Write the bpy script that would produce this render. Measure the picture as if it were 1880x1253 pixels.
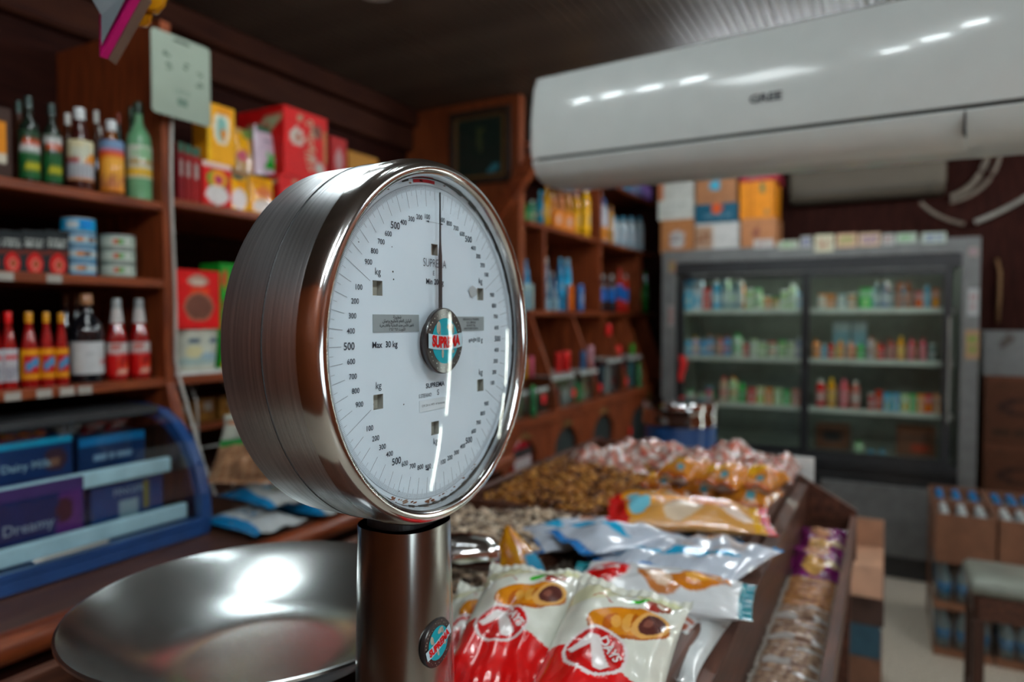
import bpy, math, random
import numpy as np
from mathutils import Vector, Matrix
for o in list(bpy.data.objects): bpy.data.objects.remove(o)
SC=bpy.context.scene; COL=SC.collection
rnd=random.Random(7); NR=np.random.RandomState(5)
PI=math.pi
# ---------------------------------------------------------------- camera
F=1265.0; YAW=math.radians(28.6); PIT=math.radians(1.86); CAM=np.array([0,0,1.54])
fw=np.array([-math.sin(YAW)*math.cos(PIT),math.cos(YAW)*math.cos(PIT),-math.sin(PIT)])
rt=np.array([math.cos(YAW),math.sin(YAW),0.0]); up=np.cross(rt,fw)
cd=bpy.data.cameras.new('camera'); cam=bpy.data.objects.new('camera',cd); COL.objects.link(cam); SC.camera=cam
cam.location=CAM; cam.rotation_euler=(PI/2-PIT,0,YAW)
cd.sensor_width=36; cd.lens=F*36/1880; cd.clip_start=.02
cd.dof.use_dof=True; cd.dof.focus_distance=.585; cd.dof.aperture_fstop=3.1; cd.dof.aperture_blades=0
# ---------------------------------------------------------------- world, exposure, lights
w=bpy.data.worlds.new('world'); SC.world=w; w.use_nodes=True
bg=w.node_tree.nodes['Background']; bg.inputs[0].default_value=(.50,.68,.74,1); bg.inputs[1].default_value=.15
SC.view_settings.view_transform='Standard'; SC.view_settings.look='None'; SC.view_settings.exposure=0.08; SC.view_settings.gamma=1
SC.view_settings.use_curve_mapping=False
def area(name,loc,tgt,sx,sy,power,col=(1,1,1)):
    l=bpy.data.lights.new(name,'AREA'); l.shape='RECTANGLE'; l.size=sx; l.size_y=sy; l.energy=power; l.color=col
    o=bpy.data.objects.new(name,l); COL.objects.link(o); o.location=loc
    o.rotation_euler=(Vector(tgt)-Vector(loc)).to_track_quat('-Z','Z').to_euler(); return o
# added unseen fill light by the closed right wall, standing in for daylight
area('added_day_fill',(2.25,-.2,1.15),(0,.5,1.2),.9,1.9,22,(.80,.95,1.0))
TUBE_E=46.0
# ---------------------------------------------------------------- projection helpers (measure only)
def ray(x,y): return fw+rt*(x-940)/F+up*(626.5-y)/F
def on(a,v,x,y):
    d=ray(x,y); return CAM+d*(v-CAM[a])/d[a]
def depth(p): return float((np.array(p)-CAM)@fw)
# ---------------------------------------------------------------- materials
MC={}
def nodes(name):
    m=bpy.data.materials.new(name); m.use_nodes=True; nt=m.node_tree
    return m,nt,nt.nodes['Principled BSDF']
def link(nt,a,b): nt.links.new(a,b)
def setp(b,rough=.5,metal=0,coat=0,spec=.5):
    b.inputs['Roughness'].default_value=rough; b.inputs['Metallic'].default_value=metal
    b.inputs['Coat Weight'].default_value=coat; b.inputs['Specular IOR Level'].default_value=spec
def noise_mix(nt,b,c1,c2,scale,stretch=(1,1,1),detail=4,lo=.35,hi=.65,bump=0,src=None):
    tc=nt.nodes.new('ShaderNodeTexCoord'); mp=nt.nodes.new('ShaderNodeMapping'); nz=nt.nodes.new('ShaderNodeTexNoise')
    mp.inputs['Scale'].default_value=stretch; nz.inputs['Scale'].default_value=scale; nz.inputs['Detail'].default_value=detail
    link(nt,tc.outputs['Object'],mp.inputs[0]); link(nt,mp.outputs[0],nz.inputs[0])
    r=nt.nodes.new('ShaderNodeValToRGB'); r.color_ramp.elements[0].position=lo; r.color_ramp.elements[1].position=hi
    r.color_ramp.elements[0].color=(*c1,1); r.color_ramp.elements[1].color=(*c2,1)
    link(nt,nz.outputs[0],r.inputs[0])
    if src is None: link(nt,r.outputs[0],b.inputs['Base Color'])
    else:
        mx=nt.nodes.new('ShaderNodeMix'); mx.data_type='RGBA'; mx.blend_type='MULTIPLY'; mx.inputs[0].default_value=1
        link(nt,src,mx.inputs[6]); link(nt,r.outputs[0],mx.inputs[7]); link(nt,mx.outputs[2],b.inputs['Base Color'])
    if bump:
        bp=nt.nodes.new('ShaderNodeBump'); bp.inputs['Strength'].default_value=bump; bp.inputs['Distance'].default_value=.002
        link(nt,nz.outputs[0],bp.inputs['Height']); link(nt,bp.outputs[0],b.inputs['Normal'])
    return nz
def solid(col,rough=.45,metal=0,coat=0,var=.12,name=None):
    k=(tuple(round(c,3) for c in col),rough,metal,coat)
    if k in MC: return MC[k]
    m,nt,b=nodes(name or 'surface'); setp(b,rough,metal,coat)
    noise_mix(nt,b,tuple(c*(1-var) for c in col),tuple(min(1,c*(1+var)) for c in col),14); MC[k]=m; return m
def wood(c1,c2,rough=.42,axis=1,sc=9,name='varnished_wood'):
    m,nt,b=nodes(name); setp(b,rough,0,.08 if rough<.6 else 0,.28 if rough<.6 else .05); st=[6,6,6]; st[axis]=.7
    noise_mix(nt,b,c1,c2,sc,st,6,.3,.7,.25); return m
def printed(rough,coat,name,metal=0,bump=0,bs=40):
    m,nt,b=nodes(name); setp(b,rough,metal,coat); a=nt.nodes.new('ShaderNodeAttribute'); a.attribute_name='Col'
    if rough>.45: b.inputs['Specular IOR Level'].default_value=.2
    noise_mix(nt,b,(.86,.86,.86),(1,1,1),25,bump=0,src=a.outputs['Color'])
    if bump:
        tc=nt.nodes.new('ShaderNodeTexCoord'); nz=nt.nodes.new('ShaderNodeTexNoise'); nz.inputs['Scale'].default_value=bs; nz.inputs['Detail'].default_value=2
        link(nt,tc.outputs['Object'],nz.inputs[0]); bp=nt.nodes.new('ShaderNodeBump'); bp.inputs['Strength'].default_value=bump; bp.inputs['Distance'].default_value=.004
        link(nt,nz.outputs[0],bp.inputs['Height']); link(nt,bp.outputs[0],b.inputs['Normal'])
    return m
def thin_glass(name,tint=(1,1,1),refl=1.0,rough=.02):
    m=bpy.data.materials.new(name); m.use_nodes=True; nt=m.node_tree; nt.nodes.clear()
    out=nt.nodes.new('ShaderNodeOutputMaterial'); t=nt.nodes.new('ShaderNodeBsdfTransparent'); g=nt.nodes.new('ShaderNodeBsdfGlossy')
    t.inputs[0].default_value=(*tint,1); g.inputs['Roughness'].default_value=rough
    fr=nt.nodes.new('ShaderNodeFresnel'); ge=nt.nodes.new('ShaderNodeNewGeometry'); mr=nt.nodes.new('ShaderNodeMapRange'); mr.inputs[3].default_value=1.45; mr.inputs[4].default_value=1/1.45; link(nt,ge.outputs['Backfacing'],mr.inputs[0]); link(nt,mr.outputs[0],fr.inputs[0]); mu=nt.nodes.new('ShaderNodeMath'); mu.operation='MULTIPLY'; mu.inputs[1].default_value=refl
    mx=nt.nodes.new('ShaderNodeMixShader'); link(nt,fr.outputs[0],mu.inputs[0]); link(nt,mu.outputs[0],mx.inputs[0]); link(nt,t.outputs[0],mx.inputs[1]); link(nt,g.outputs[0],mx.inputs[2]); link(nt,mx.outputs[0],out.inputs[0])
    return m
def emis(col,s,name):
    m=bpy.data.materials.new(name); m.use_nodes=True; b=m.node_tree.nodes['Principled BSDF']
    b.inputs['Base Color'].default_value=(.8,.8,.8,1); b.inputs['Emission Color'].default_value=(*col,1); b.inputs['Emission Strength'].default_value=s; return m
WOOD=wood((.10,.018,.006),(.27,.060,.016)); WOODV=wood((.10,.018,.006),(.27,.060,.016),axis=2)
DARKW=wood((.014,.004,.003),(.030,.008,.005),.7,name='dark_wood'); PANEL=wood((.14,.032,.010),(.24,.058,.017),.4,axis=2,name='wall_panel_wood')
OLDW=wood((.035,.013,.008),(.12,.045,.026),.45,name='worn_wood')
DARK=solid((.02,.022,.024),.5,name='black_plastic'); WHITE=solid((.68,.72,.70),.3,coat=.3,name='white_plastic')
INK=solid((.03,.035,.05),.5,name='dark_ink'); GLASS=thin_glass('clear_glass'); GLASSD=thin_glass('door_glass',(.95,.98,.96),.5,.04); CASEG=thin_glass('curved_glass',(.82,.93,.97),1.6,.05)
PRINT=printed(.55,0,'printed_card'); FOIL=printed(.22,.5,'printed_film',bump=.35,bs=22); PLAST=printed(.25,.3,'printed_plastic'); MATTE=printed(.8,0,'matte_print')
CLEAR=thin_glass('clear_film',(.93,.95,.95),2.2,.12)
def steel(name,rough,stretch,bump,c1=(.50,.52,.53),c2=(.66,.68,.69),sc=30,aniso=0):
    m,nt,b=nodes(name); setp(b,rough,1); noise_mix(nt,b,c1,c2,sc,stretch,5,.3,.7,bump)
    return m
STEEL=steel('polished_steel',.09,(1,1,1),.02); PANS=steel('pan_steel',.23,(1,1,1),.05,(.55,.60,.60),(.74,.78,.78),12)
# ---------------------------------------------------------------- mesh helpers
def rawmesh(name,v,f,m,cols=None,smooth=False):
    if cols is not None:   # ink strength of all print and plastics
        cols=np.asarray(cols,dtype=np.float32)[:, :3]; lu=cols.mean(1,keepdims=True); cols=np.clip((lu+(cols-lu)*1.22)*.90,.004,1)
    me=bpy.data.meshes.new(name); me.from_pydata([tuple(map(float,p)) for p in v],[],f); me.materials.append(m)
    if cols is not None:
        a=me.color_attributes.new('Col','FLOAT_COLOR','POINT'); c=np.ones((len(v),4),dtype=np.float32); c[:,:3]=np.asarray(cols,dtype=np.float32)[:, :3]; a.data.foreach_set('color',c.ravel())
    if smooth: me.shade_smooth()
    me.update(); return me
def setloc(o,loc=(0,0,0),rz=0,parent=None):
    o.location=tuple(map(float,loc)); o.rotation_euler=(0,0,rz)
    if parent: o.parent=parent
    return o
def tag(o,label=None,cat=None,group=None,kind=None):
    if label: o['label']=label
    if cat: o['category']=cat
    if group: o['group']=group
    if kind: o['kind']=kind
    return o
def thing(name,label,cat,loc=(0,0,0),rz=0,group=None):
    o=bpy.data.objects.new(name,None); COL.objects.link(o); o.empty_display_size=.05; setloc(o,loc,rz); return tag(o,label,cat,group)
class MB:
    def __init__(s): s.v=[];s.f=[];s.c=[]
    def add(s,v,f,c=None):
        n=len(s.v); s.v+=[tuple(p) for p in v]; s.f+=[tuple(i+n for i in q) for q in f]
        if c is None: c=(.5,.5,.5)
        c=np.asarray(c,dtype=float)
        s.c+= [tuple(c)]*len(v) if c.ndim==1 else [tuple(q) for q in c]
        return s
    def box(s,x0,x1,y0,y1,z0,z1,c=None,b=0):
        if b<=0:
            v=[(x,y,z) for z in (z0,z1) for x,y in ((x0,y0),(x1,y0),(x1,y1),(x0,y1))]
            return s.add(v,[(3,2,1,0),(4,5,6,7),(0,1,5,4),(1,2,6,5),(2,3,7,6),(3,0,4,7)],c)
        v=[];
        for z,k in ((z0,1),(z0+b,0),(z1-b,0),(z1,1)):
            i=b if k else 0; q=b*.6 if not k else b
            X0,X1,Y0,Y1=x0+i,x1-i,y0+i,y1-i
            v+=[(X0+(q if not k else 0),Y0,z),(X1-(q if not k else 0),Y0,z),(X1,Y0+(q if not k else 0),z),(X1,Y1-(q if not k else 0),z),(X1-(q if not k else 0),Y1,z),(X0+(q if not k else 0),Y1,z),(X0,Y1-(q if not k else 0),z),(X0,Y0+(q if not k else 0),z)]
        f=[tuple(reversed(range(8))),tuple(range(24,32))]
        for l in range(3):
            for i in range(8): j=(i+1)%8; f.append((l*8+i,l*8+j,l*8+8+j,l*8+8+i))
        return s.add(v,f,c)
    def lathe(s,prof,n=20,c=None,axis='z',org=(0,0,0),cap=True):
        v=[];m=len(prof)
        for r,z in prof:
            for i in range(n):
                a=2*PI*i/n; p=(r*math.cos(a),r*math.sin(a),z)
                if axis=='x': p=(z,r*math.cos(a),r*math.sin(a))
                if axis=='y': p=(r*math.cos(a),z,r*math.sin(a))
                v.append((p[0]+org[0],p[1]+org[1],p[2]+org[2]))
        f=[(k*n+i,k*n+(i+1)%n,(k+1)*n+(i+1)%n,(k+1)*n+i) for k in range(m-1) for i in range(n)]
        if cap and prof[0][0]>1e-6: f.append(tuple(reversed(range(n))))
        if cap and prof[-1][0]>1e-6: f.append(tuple(range((m-1)*n,m*n)))
        return s.add(v,f,c)
    def tube(s,path,r,n=8,c=None):
        P=[np.array(p,float) for p in path]; v=[]
        for i,p in enumerate(P):
            t=P[min(i+1,len(P)-1)]-P[max(i-1,0)]; t/=np.linalg.norm(t)
            a=np.array([0,0,1.]) if abs(t[2])<.9 else np.array([1.,0,0]); e=np.cross(t,a); e/=np.linalg.norm(e); g=np.cross(t,e)
            v+=[p+r*(math.cos(2*PI*k/n)*e+math.sin(2*PI*k/n)*g) for k in range(n)]
        f=[(i*n+k,i*n+(k+1)%n,(i+1)*n+(k+1)%n,(i+1)*n+k) for i in range(len(P)-1) for k in range(n)]
        f+=[tuple(range(n)),tuple(range((len(P)-1)*n,len(P)*n))]
        return s.add(v,f,c)
    def prism(s,poly,fn,c=None):
        """poly: 2D points; fn(p,side)->3D for side 0/1"""
        n=len(poly); v=[fn(p,0) for p in poly]+[fn(p,1) for p in poly]
        return s.add(v,[tuple(reversed(range(n))),tuple(range(n,2*n))]+[(i,(i+1)%n,n+(i+1)%n,n+i) for i in range(n)],c)
    def obj(s,name,m,parent=None,loc=(0,0,0),rz=0,smooth=False):
        o=bpy.data.objects.new(name,rawmesh(name,s.v,s.f,m,s.c,smooth)); COL.objects.link(o); return setloc(o,loc,rz,parent)
def autosmooth(o,ang=40):
    me=o.data; me.shade_smooth(); 
    try: me.set_sharp_from_angle(angle=math.radians(ang))
    except Exception: pass
    return o
# ---- painting of flat print: numpy masks over a (u,v) grid
def art(ops,U,V):
    C=np.zeros(U.shape+(3,)); 
    for o in ops:
        k=o[0]; c=np.array(o[-1]) if k!='noise' else None
        if k=='bg': C[:]=c; continue
        if k=='rect': m=(U>=o[1])&(V>=o[2])&(U<=o[3])&(V<=o[4])
        elif k=='ell':
            a=o[5]; du=U-o[1]; dv=V-o[2]; x=du*math.cos(a)+dv*math.sin(a); y=-du*math.sin(a)+dv*math.cos(a); m=(x/o[3])**2+(y/o[4])**2<1
        elif k=='poly':
            P=o[1]; m=np.zeros(U.shape,bool); n=len(P)
            for i in range(n):
                x1,y1=P[i];x2,y2=P[(i+1)%n]
                if y1==y2: continue
                m^=((y1>V)!=(y2>V))&(U<(x2-x1)*(V-y1)/(y2-y1)+x1)
        elif k=='fn': m=o[1](U,V)
        elif k=='grad': t=np.clip((V-o[1])/(o[2]-o[1]),0,1)[...,None]; m=(V>=o[1])&(V<=o[2]); C[m]=(np.array(o[3])*(1-t)+c*t)[m]; continue
        elif k=='scrib':  # rows of word-like marks
            u0,v0,u1,v1,rows,seed=o[1:7]; m=np.zeros(U.shape,bool); rr=random.Random(seed)
            for q in range(rows):
                vc=v0+(v1-v0)*(q+.5)/rows; hh=(v1-v0)/rows*.3; u=u0
                while u<u1:
                    L=(u1-u0)*rr.uniform(.08,.25); m|=(U>u)&(U<min(u1,u+L))&(abs(V-vc)<hh); u+=L+(u1-u0)*.05
        C[m]=c
    return C
def gridface(mb,org,eu,ev,nu,nv,ops):
    u=np.linspace(0,1,nu+1);v=np.linspace(0,1,nv+1);V,U=np.meshgrid(v,u,indexing='ij')
    C=art(ops,U,V).reshape(-1,3); P=np.array(org)+U.reshape(-1,1)*np.array(eu)+V.reshape(-1,1)*np.array(ev)
    n=nu+1; mb.add(P,[(j*n+i,j*n+i+1,(j+1)*n+i+1,(j+1)*n+i) for j in range(nv) for i in range(nu)],C)
def carton(mb,w,d,h,ops,side=None,top=None,nu=18,nv=22):
    """box centred in x, front at y=-d/2, base z=0; front and side faces printed"""
    sc=side or [('bg',ops[0][-1])]; tc=top or [('bg',ops[0][-1])]
    gridface(mb,(-w/2,-d/2,0),(w,0,0),(0,0,h),nu,nv,ops)
    gridface(mb,(w/2,-d/2,0),(0,d,0),(0,0,h),8,nv//2,sc); gridface(mb,(-w/2,d/2,0),(0,-d,0),(0,0,h),8,nv//2,sc)
    gridface(mb,(w/2,d/2,0),(-w,0,0),(0,0,h),2,2,sc); gridface(mb,(-w/2,-d/2,h),(w,0,0),(0,d,0),6,4,tc); gridface(mb,(-w/2,d/2,0),(w,0,0),(0,-d,0),2,2,sc)
def box_item(name,label,cat,loc,rz,w,d,h,ops,side=None,top=None,group=None,m=None,nu=18,nv=22):
    mb=MB(); carton(mb,w,d,h,ops,side,top,nu,nv); o=mb.obj(name,m or PRINT,None,loc,rz); return tag(o,label,cat,group)
def band(mb,r,z0,z1,ops,n=24,nv=8,arc=2*PI,fn=None):
    u=np.linspace(0,1,n+1); v=np.linspace(0,1,nv+1); V,U=np.meshgrid(v,u,indexing='ij'); C=art(ops,U,V).reshape(-1,3)
    A=-PI/2+(U.reshape(-1)-.5)*arc; Z=z0+(z1-z0)*V.reshape(-1); R=np.full(A.shape,r) if fn is None else np.array([fn(z) for z in Z])
    P=np.c_[R*np.cos(A),R*np.sin(A),Z]; k=n+1; mb.add(P,[(j*k+i,j*k+i+1,(j+1)*k+i+1,(j+1)*k+i) for j in range(nv) for i in range(n)],C)
BODY={}
def bottle(label,loc,rz,r,h,body=(.2,.03,.02),cap=(.8,.8,.8),lab=None,shape='sauce',labz=(.12,.5),group=None,cat='bottle',name='bottle',n=18,rough=.12,capm=None):
    """body + cap + label band; shape sets the shoulder profile"""
    t=thing(name,label,cat,loc,rz,group)
    S={'sauce':[(0,0),(.92,0),(1,.02),(1,.42),(.93,.50),(.62,.70),(.42,.80),(.40,.86),(.40,.88)],
       'wine':[(0,0),(.95,0),(1,.02),(1,.58),(.9,.66),(.45,.76),(.34,.82),(.34,.90)],
       'square':[(0,0),(.95,0),(1,.02),(1,.60),(.92,.67),(.42,.74),(.36,.80),(.36,.88)],
       'soda':[(0,0),(.75,0),(1,.05),(.95,.3),(1,.6),(.85,.75),(.4,.88),(.33,.92)],
       'jug':[(0,0),(.9,0),(1,.04),(1,.7),(.85,.8),(.45,.88),(.4,.9)],
       'jar':[(0,0),(.95,0),(1,.04),(1,.78),(.86,.84),(.86,.86)],
       'can':[(0,0),(.9,0),(1,.04),(1,.93),(.9,1.0),(.86,.985),(0,.985)],
       'tub':[(0,0),(.82,0),(1,.9),(1,.92)]}[shape]
    mb=MB().lathe([(a*r,b*h) for a,b in S],n,body); autosmooth(mb.obj('body',BOT if shape!='can' else CANM,t),35)
    top=S[-1][1]
    if shape!='can':
        cr=S[-1][0]*r*1.12; z0=(top-.02)*h; mb=MB().lathe([(0,z0),(cr,z0),(cr,h*.985),(cr*.9,h),(0,h)],n,cap); autosmooth(mb.obj('cap',capm or PLAST,t),35)
    if lab is not None:
        mb=MB(); ws=(4 if n<14 else 8); band(mb,r*1.012,labz[0]*h,labz[1]*h,lab,n=max(16,n) if n>=14 else 12,nv=ws)
        mb.obj('label',PRINT,t,smooth=True)
    return t
m,nt,b=nodes('tinted_glass'); setp(b,.1,0,.5); a=nt.nodes.new('ShaderNodeAttribute'); a.attribute_name='Col'; noise_mix(nt,b,(.8,.8,.8),(1,1,1),18,src=a.outputs['Color']); BOT=m
CANM=printed(.28,.2,'painted_tin',metal=.35)
# ---- text as flat lettering
TC={}
def text_mesh(s,size,align='CENTER',bold=0):
    k=(s,size,align,bold)
    if k not in TC:
        c=bpy.data.curves.new('t','FONT'); c.body=s; c.size=size; c.align_x=align; c.align_y='CENTER'; c.resolution_u=3; c.offset=bold
        o=bpy.data.objects.new('t',c); COL.objects.link(o); dg=bpy.context.evaluated_depsgraph_get(); me=bpy.data.meshes.new_from_object(o.evaluated_get(dg))
        TC[k]=([tuple(v.co) for v in me.vertices],[tuple(p.vertices) for p in me.polygons]); bpy.data.objects.remove(o); bpy.data.meshes.remove(me); bpy.data.curves.remove(c)
    return TC[k]
def add_text(mb,s,size,fn,c=(0,0,0),align='CENTER',bold=0,sx=1):
    v,f=text_mesh(s,size,align,bold); mb.add([fn(p[0]*sx,p[1]) for p in v],f,c)
# Arabic letters in their joined shapes, laid out right to left
AR={'ا':(0xFE8D,2),'ب':(0xFE8F,4),'ة':(0xFE93,2),'ت':(0xFE95,4),'ج':(0xFE9D,4),'ح':(0xFEA1,4),'خ':(0xFEA5,4),'د':(0xFEA9,2),'ر':(0xFEAD,2),'س':(0xFEB1,4),'ش':(0xFEB5,4),'ع':(0xFEC9,4),'ف':(0xFED1,4),'ق':(0xFED5,4),'ك':(0xFED9,4),'ل':(0xFEDD,4),'م':(0xFEE1,4),'ن':(0xFEE5,4),'ه':(0xFEE9,4),'و':(0xFEED,2),'ي':(0xFEF1,4),'ص':(0xFEB9,4)}
def arab(s):
    out=[]
    for i,ch in enumerate(s):
        if ch not in AR: out.append(ch); continue
        base,n=AR[ch]; pv=i>0 and s[i-1] in AR and AR[s[i-1]][1]==4; nx=i+1<len(s) and s[i+1] in AR and n==4
        out.append(chr(base+(3 if pv and nx else 1 if pv else 2 if nx else 0)))
    return ''.join(reversed(out))
ORD=['first','second','third','fourth','fifth','sixth','seventh','eighth','ninth','tenth','eleventh','twelfth','thirteenth','fourteenth','fifteenth','sixteenth','seventeenth','eighteenth','nineteenth','twentieth','twenty-first','twenty-second','twenty-third','twenty-fourth']
# ================================================================ THE ROOM
def struct(name,mb,m,parent=None):
    o=mb.obj(name,m,parent)
    if not parent: o['kind']='structure'
    return o
m,nt,b=nodes('terrazzo'); setp(b,.35,0,.1); noise_mix(nt,b,(.38,.33,.26),(.62,.56,.46),90,detail=6,lo=.4,hi=.6); FLOORM=m
struct('floor',MB().box(-2.6,2.4,-1.6,5.6,-.05,0),FLOORM)
m,nt,b=nodes('ceiling_strip'); setp(b,.42,0,.05,.3); noise_mix(nt,b,(.085,.064,.05),(.13,.10,.078),5); CEILM=m
ceil=struct('ceiling',MB().box(-2.6,2.4,-1.6,5.6,2.715,2.76),DARK)
prof=[(-.0165,0),(-.0150,-.013),(-.010,-.015),(.010,-.015),(.0150,-.013),(.0165,0)]
sm=MB().prism(prof,lambda p,s:(p[0],(-1.55,5.45)[s],p[1])); sme=rawmesh('slat',sm.v,sm.f,CEILM,sm.c)
for i in range(136):
    o=bpy.data.objects.new('slat',sme); COL.objects.link(o); o.location=(-2.36+i*.0348,0,2.7145); o.parent=ceil
struct('wall_left',MB().box(-2.46,-2.40,-1.6,5.6,0,2.715),DARKW)
struct('wall_back',MB().box(-2.40,2.3,5.44,5.5,0,2.70),wood((.018,.006,.005),(.038,.012,.009),.85,axis=2,name='dark_panelling'))
struct('wall_right',MB().box(2.3,2.36,-1.6,5.5,0,2.70),PANEL)
struct('wall_front',MB().box(-2.40,2.3,-1.6,-1.54,0,2.70),PANEL)
struct('wall_middle',MB().box(-2.40,-1.67,3.14,3.20,.0,2.69),PANEL)
mb=MB(); mb.box(-2.40,-2.30,-1.5,3.14,2.60,2.70,b=.012); mb.box(-2.40,-2.335,-1.5,3.14,2.47,2.598,b=.01); struct('trim_1',mb,wood((.030,.010,.007),(.055,.018,.010),.6,name='cornice_wood'))
mb=MB(); P=[(-1.50,2.30),(-1.43,2.30),(-1.72,1.98),(-1.80,1.98)]
mb.prism([(-1.47,2.46),(-1.38,2.46),(-1.80,1.95),(-1.89,1.95)],lambda p,s:(p[0]-.04,(3.08,3.135)[s],p[1])); struct('trim_2',mb,WOOD)
# ================================================================ LEFT SHELVING
u=thing('wooden_shelf_unit','reddish brown wooden shelving along the left wall above the long wooden counter','shelving',(-2.39,0,.951))
XF=-1.85; Z1,Z2,Z3=1.878,1.655,1.367; ZB1,ZB2,ZB3=1.895,1.367,1.19
def sh(x0,x1,y0,y1,zt,th=.026,m=None):
    mb=MB().box(x0+2.39,x1+2.39,y0,y1,zt-th-.951,zt-.951,b=.004); return mb.obj('shelf',m or WOOD,u)
YP=1.295
for z in (Z1,Z2,Z3): sh(-2.385,XF,.2,YP-.0165,z)
for z in (ZB1,ZB2): sh(-2.385,XF,YP+.0165,3.13,z)
sh(-2.385,-1.98,YP+.0165,3.13,ZB3,.02)
def flare(y,zt=2.56):
    mb=MB().prism([(.0,0),(.69,0),(.665,.06),(.54,.40),(.54,zt-.951),(0,zt-.951)],lambda p,s:(p[0],y+(-.016,.016)[s],p[1])); return mb.obj('side_panel',WOODV,u)
flare(YP,2.40)
MB().box(.0,.012,.2,3.13,.0,1.60).obj('back_panel',DARKW,u)
for i,(y,zt) in enumerate([(.86,Z3),(.93,Z3),(.985,Z3),(1.03,Z3),(.85,Z2),(.96,Z2)]):
    MB().box(.5405,.543,y,y+.035,zt-.951-.024,zt-.951-.004).obj('price_label',solid((.34,.32,.28),.6),u)
# grey cable down the post
mb=MB(); pts=[(-1.836,YP+.006+.004*math.sin(z*9),z) for z in np.linspace(2.36,1.42,14)]+[(-1.822,YP+.01,1.36),(-1.79,YP+.02,1.25),(-1.75,YP+.03,1.12),(-1.70,YP+.03,1.03)]
tag(mb.tube(pts,.0045).obj('cable',solid((.42,.40,.36),.5)),'pale grey cable running down the front of the shelf post','cable')
# counter under it
c=thing('wooden_counter','long wooden counter with a rounded nosing below the left shelves','counter',(-2.39,0,0))
MB().box(0,.94,-.4,2.61,.905,.95,b=.004).obj('worktop',wood((.050,.022,.014),(.10,.045,.028),.38,name='counter_top_wood'),c)
autosmooth(MB().lathe([(0,-.4),(.03,-.4),(.03,2.61),(0,2.61)],14,axis='y',org=(.955,0,.925)).obj('nosing',WOOD,c))
for k in range(5): MB().box(.88,.91,-.39+.6*k,.20+.6*k,.06,.90,b=.006).obj('front_panel',DARKW,c)
MB().box(.02,.86,-.4,2.61,.0,.90).obj('carcass',DARKW,c)

R90=PI/2
def atX(px0,px1,ytop,X,Zs,ybase=None):
    pc=(px0+px1)/2; yb=ybase or ytop+80; p0=on(0,X,px0,yb);p1=on(0,X,px1,yb);pc_=on(0,X,pc,ytop)
    z=depth(pc_); th=math.atan((pc-940)/F); return (p0[1]+p1[1])/2, p1[1]-p0[1], pc_[2]-Zs, (px1-px0)*z/F*math.cos(th)
def shelf_bottle(px0,px1,ytop,Zs,label,X=-1.87,back=0,**k):
    y,wy,h,d=atX(px0,px1,ytop,X-back,Zs); r=d/2
    return bottle(label,(X-back-r,y,Zs+.0005),R90,r,h,**k)
def shelf_box(name,px0,px1,ytop,Zs,label,cat,ops,d=.1,X=-1.87,z0=None,h=None,**k):
    y,wy,hh,_=atX(px0,px1,ytop,X,Zs); return box_item(name,label,cat,(X-d/2,y,Zs+.0005 if z0 is None else z0),R90,wy*.97,d,h or hh,ops,**k)
cream=(.75,.70,.55); red=(.60,.02,.02); yel=(.85,.45,.03); grn=(.03,.22,.05); blu=(.03,.22,.50); wht=(.72,.74,.72); blk=(.015,.015,.02); org=(.80,.22,.03)
# ---- top shelf, left bay
L1=[('bg',(.02,.05,.025)),('rect',.3,.72,.72,.85,(.5,.1,.05)),('rect',.25,.58,.75,.73,wht),('rect',.2,.0,.8,.56,(.015,.10,.03)),('ell',.5,.25,.14,.10,0,(.55,.5,.05))]
shelf_box('carton',-30,22,196,Z1,'dark carton with an orange label at the left end of the top shelf','box',[('bg',(.04,.02,.015)),('rect',.1,.22,.8,.8,(.65,.26,.05)),('rect',.1,.22,.8,.32,(.6,.55,.45))],d=.08)
shelf_bottle(42,82,176,Z1,'tall dark green bottle with a red and white label band, left of its twin',body=(.012,.02,.014),cap=(.03,.05,.045),lab=L1,shape='square',labz=(.05,.60))
shelf_bottle(86,122,190,Z1,'dark green bottle standing just right of the tallest oil bottle',body=(.012,.02,.014),cap=(.03,.05,.045),lab=[L1[0],('rect',.25,.80,.75,.95,wht),('rect',.3,.66,.72,.78,(.5,.1,.05))]+L1[3:],shape='square',labz=(.05,.62))
for a,bb,yt,lb in [(28,55,185,'dark bottle behind the two green oil bottles, left one'),(118,146,208,'white-capped bottle behind the gap between oil and syrup bottles'),(172,196,203,'white-capped bottle partly behind the dark syrup bottle'),(176,202,232,'short white-capped bottle left of the orange-labelled bottle')]:
    shelf_bottle(a,bb,yt,Z1,lb,back=.10,body=(.05,.02,.012),cap=(.55,.55,.52) if 'white' in lb else (.02,.05,.04),shape='sauce',group='back row on the top shelf')
LS=[('bg',(.35,.02,.02)),('rect',.2,.62,.8,1,(.65,.6,.4)),('ell',.5,.68,.22,.2,0,(.6,.62,.5)),('ell',.62,.55,.15,.12,0,(.75,.3,.03)),('rect',.15,.04,.85,.46,(.45,.47,.50)),('rect',.1,0,.9,.04,(.6,.25,.1))]
shelf_bottle(134,184,197,Z1,'dark syrup bottle with white cap and red and grey fruit label',body=(.05,.012,.01),cap=(.62,.65,.65),lab=LS,shape='sauce',labz=(.12,.60))
shelf_bottle(194,240,220,Z1,'squat bottle with white cap and orange fruit label',body=(.20,.07,.025),cap=(.62,.65,.65),lab=[('bg',(.75,.28,.06)),('rect',0,.84,1,1,(.2,.3,.45)),('rect',.1,.72,.9,.86,(.6,.08,.05)),('ell',.5,.4,.25,.3,.4,(.80,.42,.12)),('scrib',.15,.08,.85,.28,2,3,(.5,.2,.1))],shape='jar' if 0 else 'sauce',labz=(.06,.72))
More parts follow.
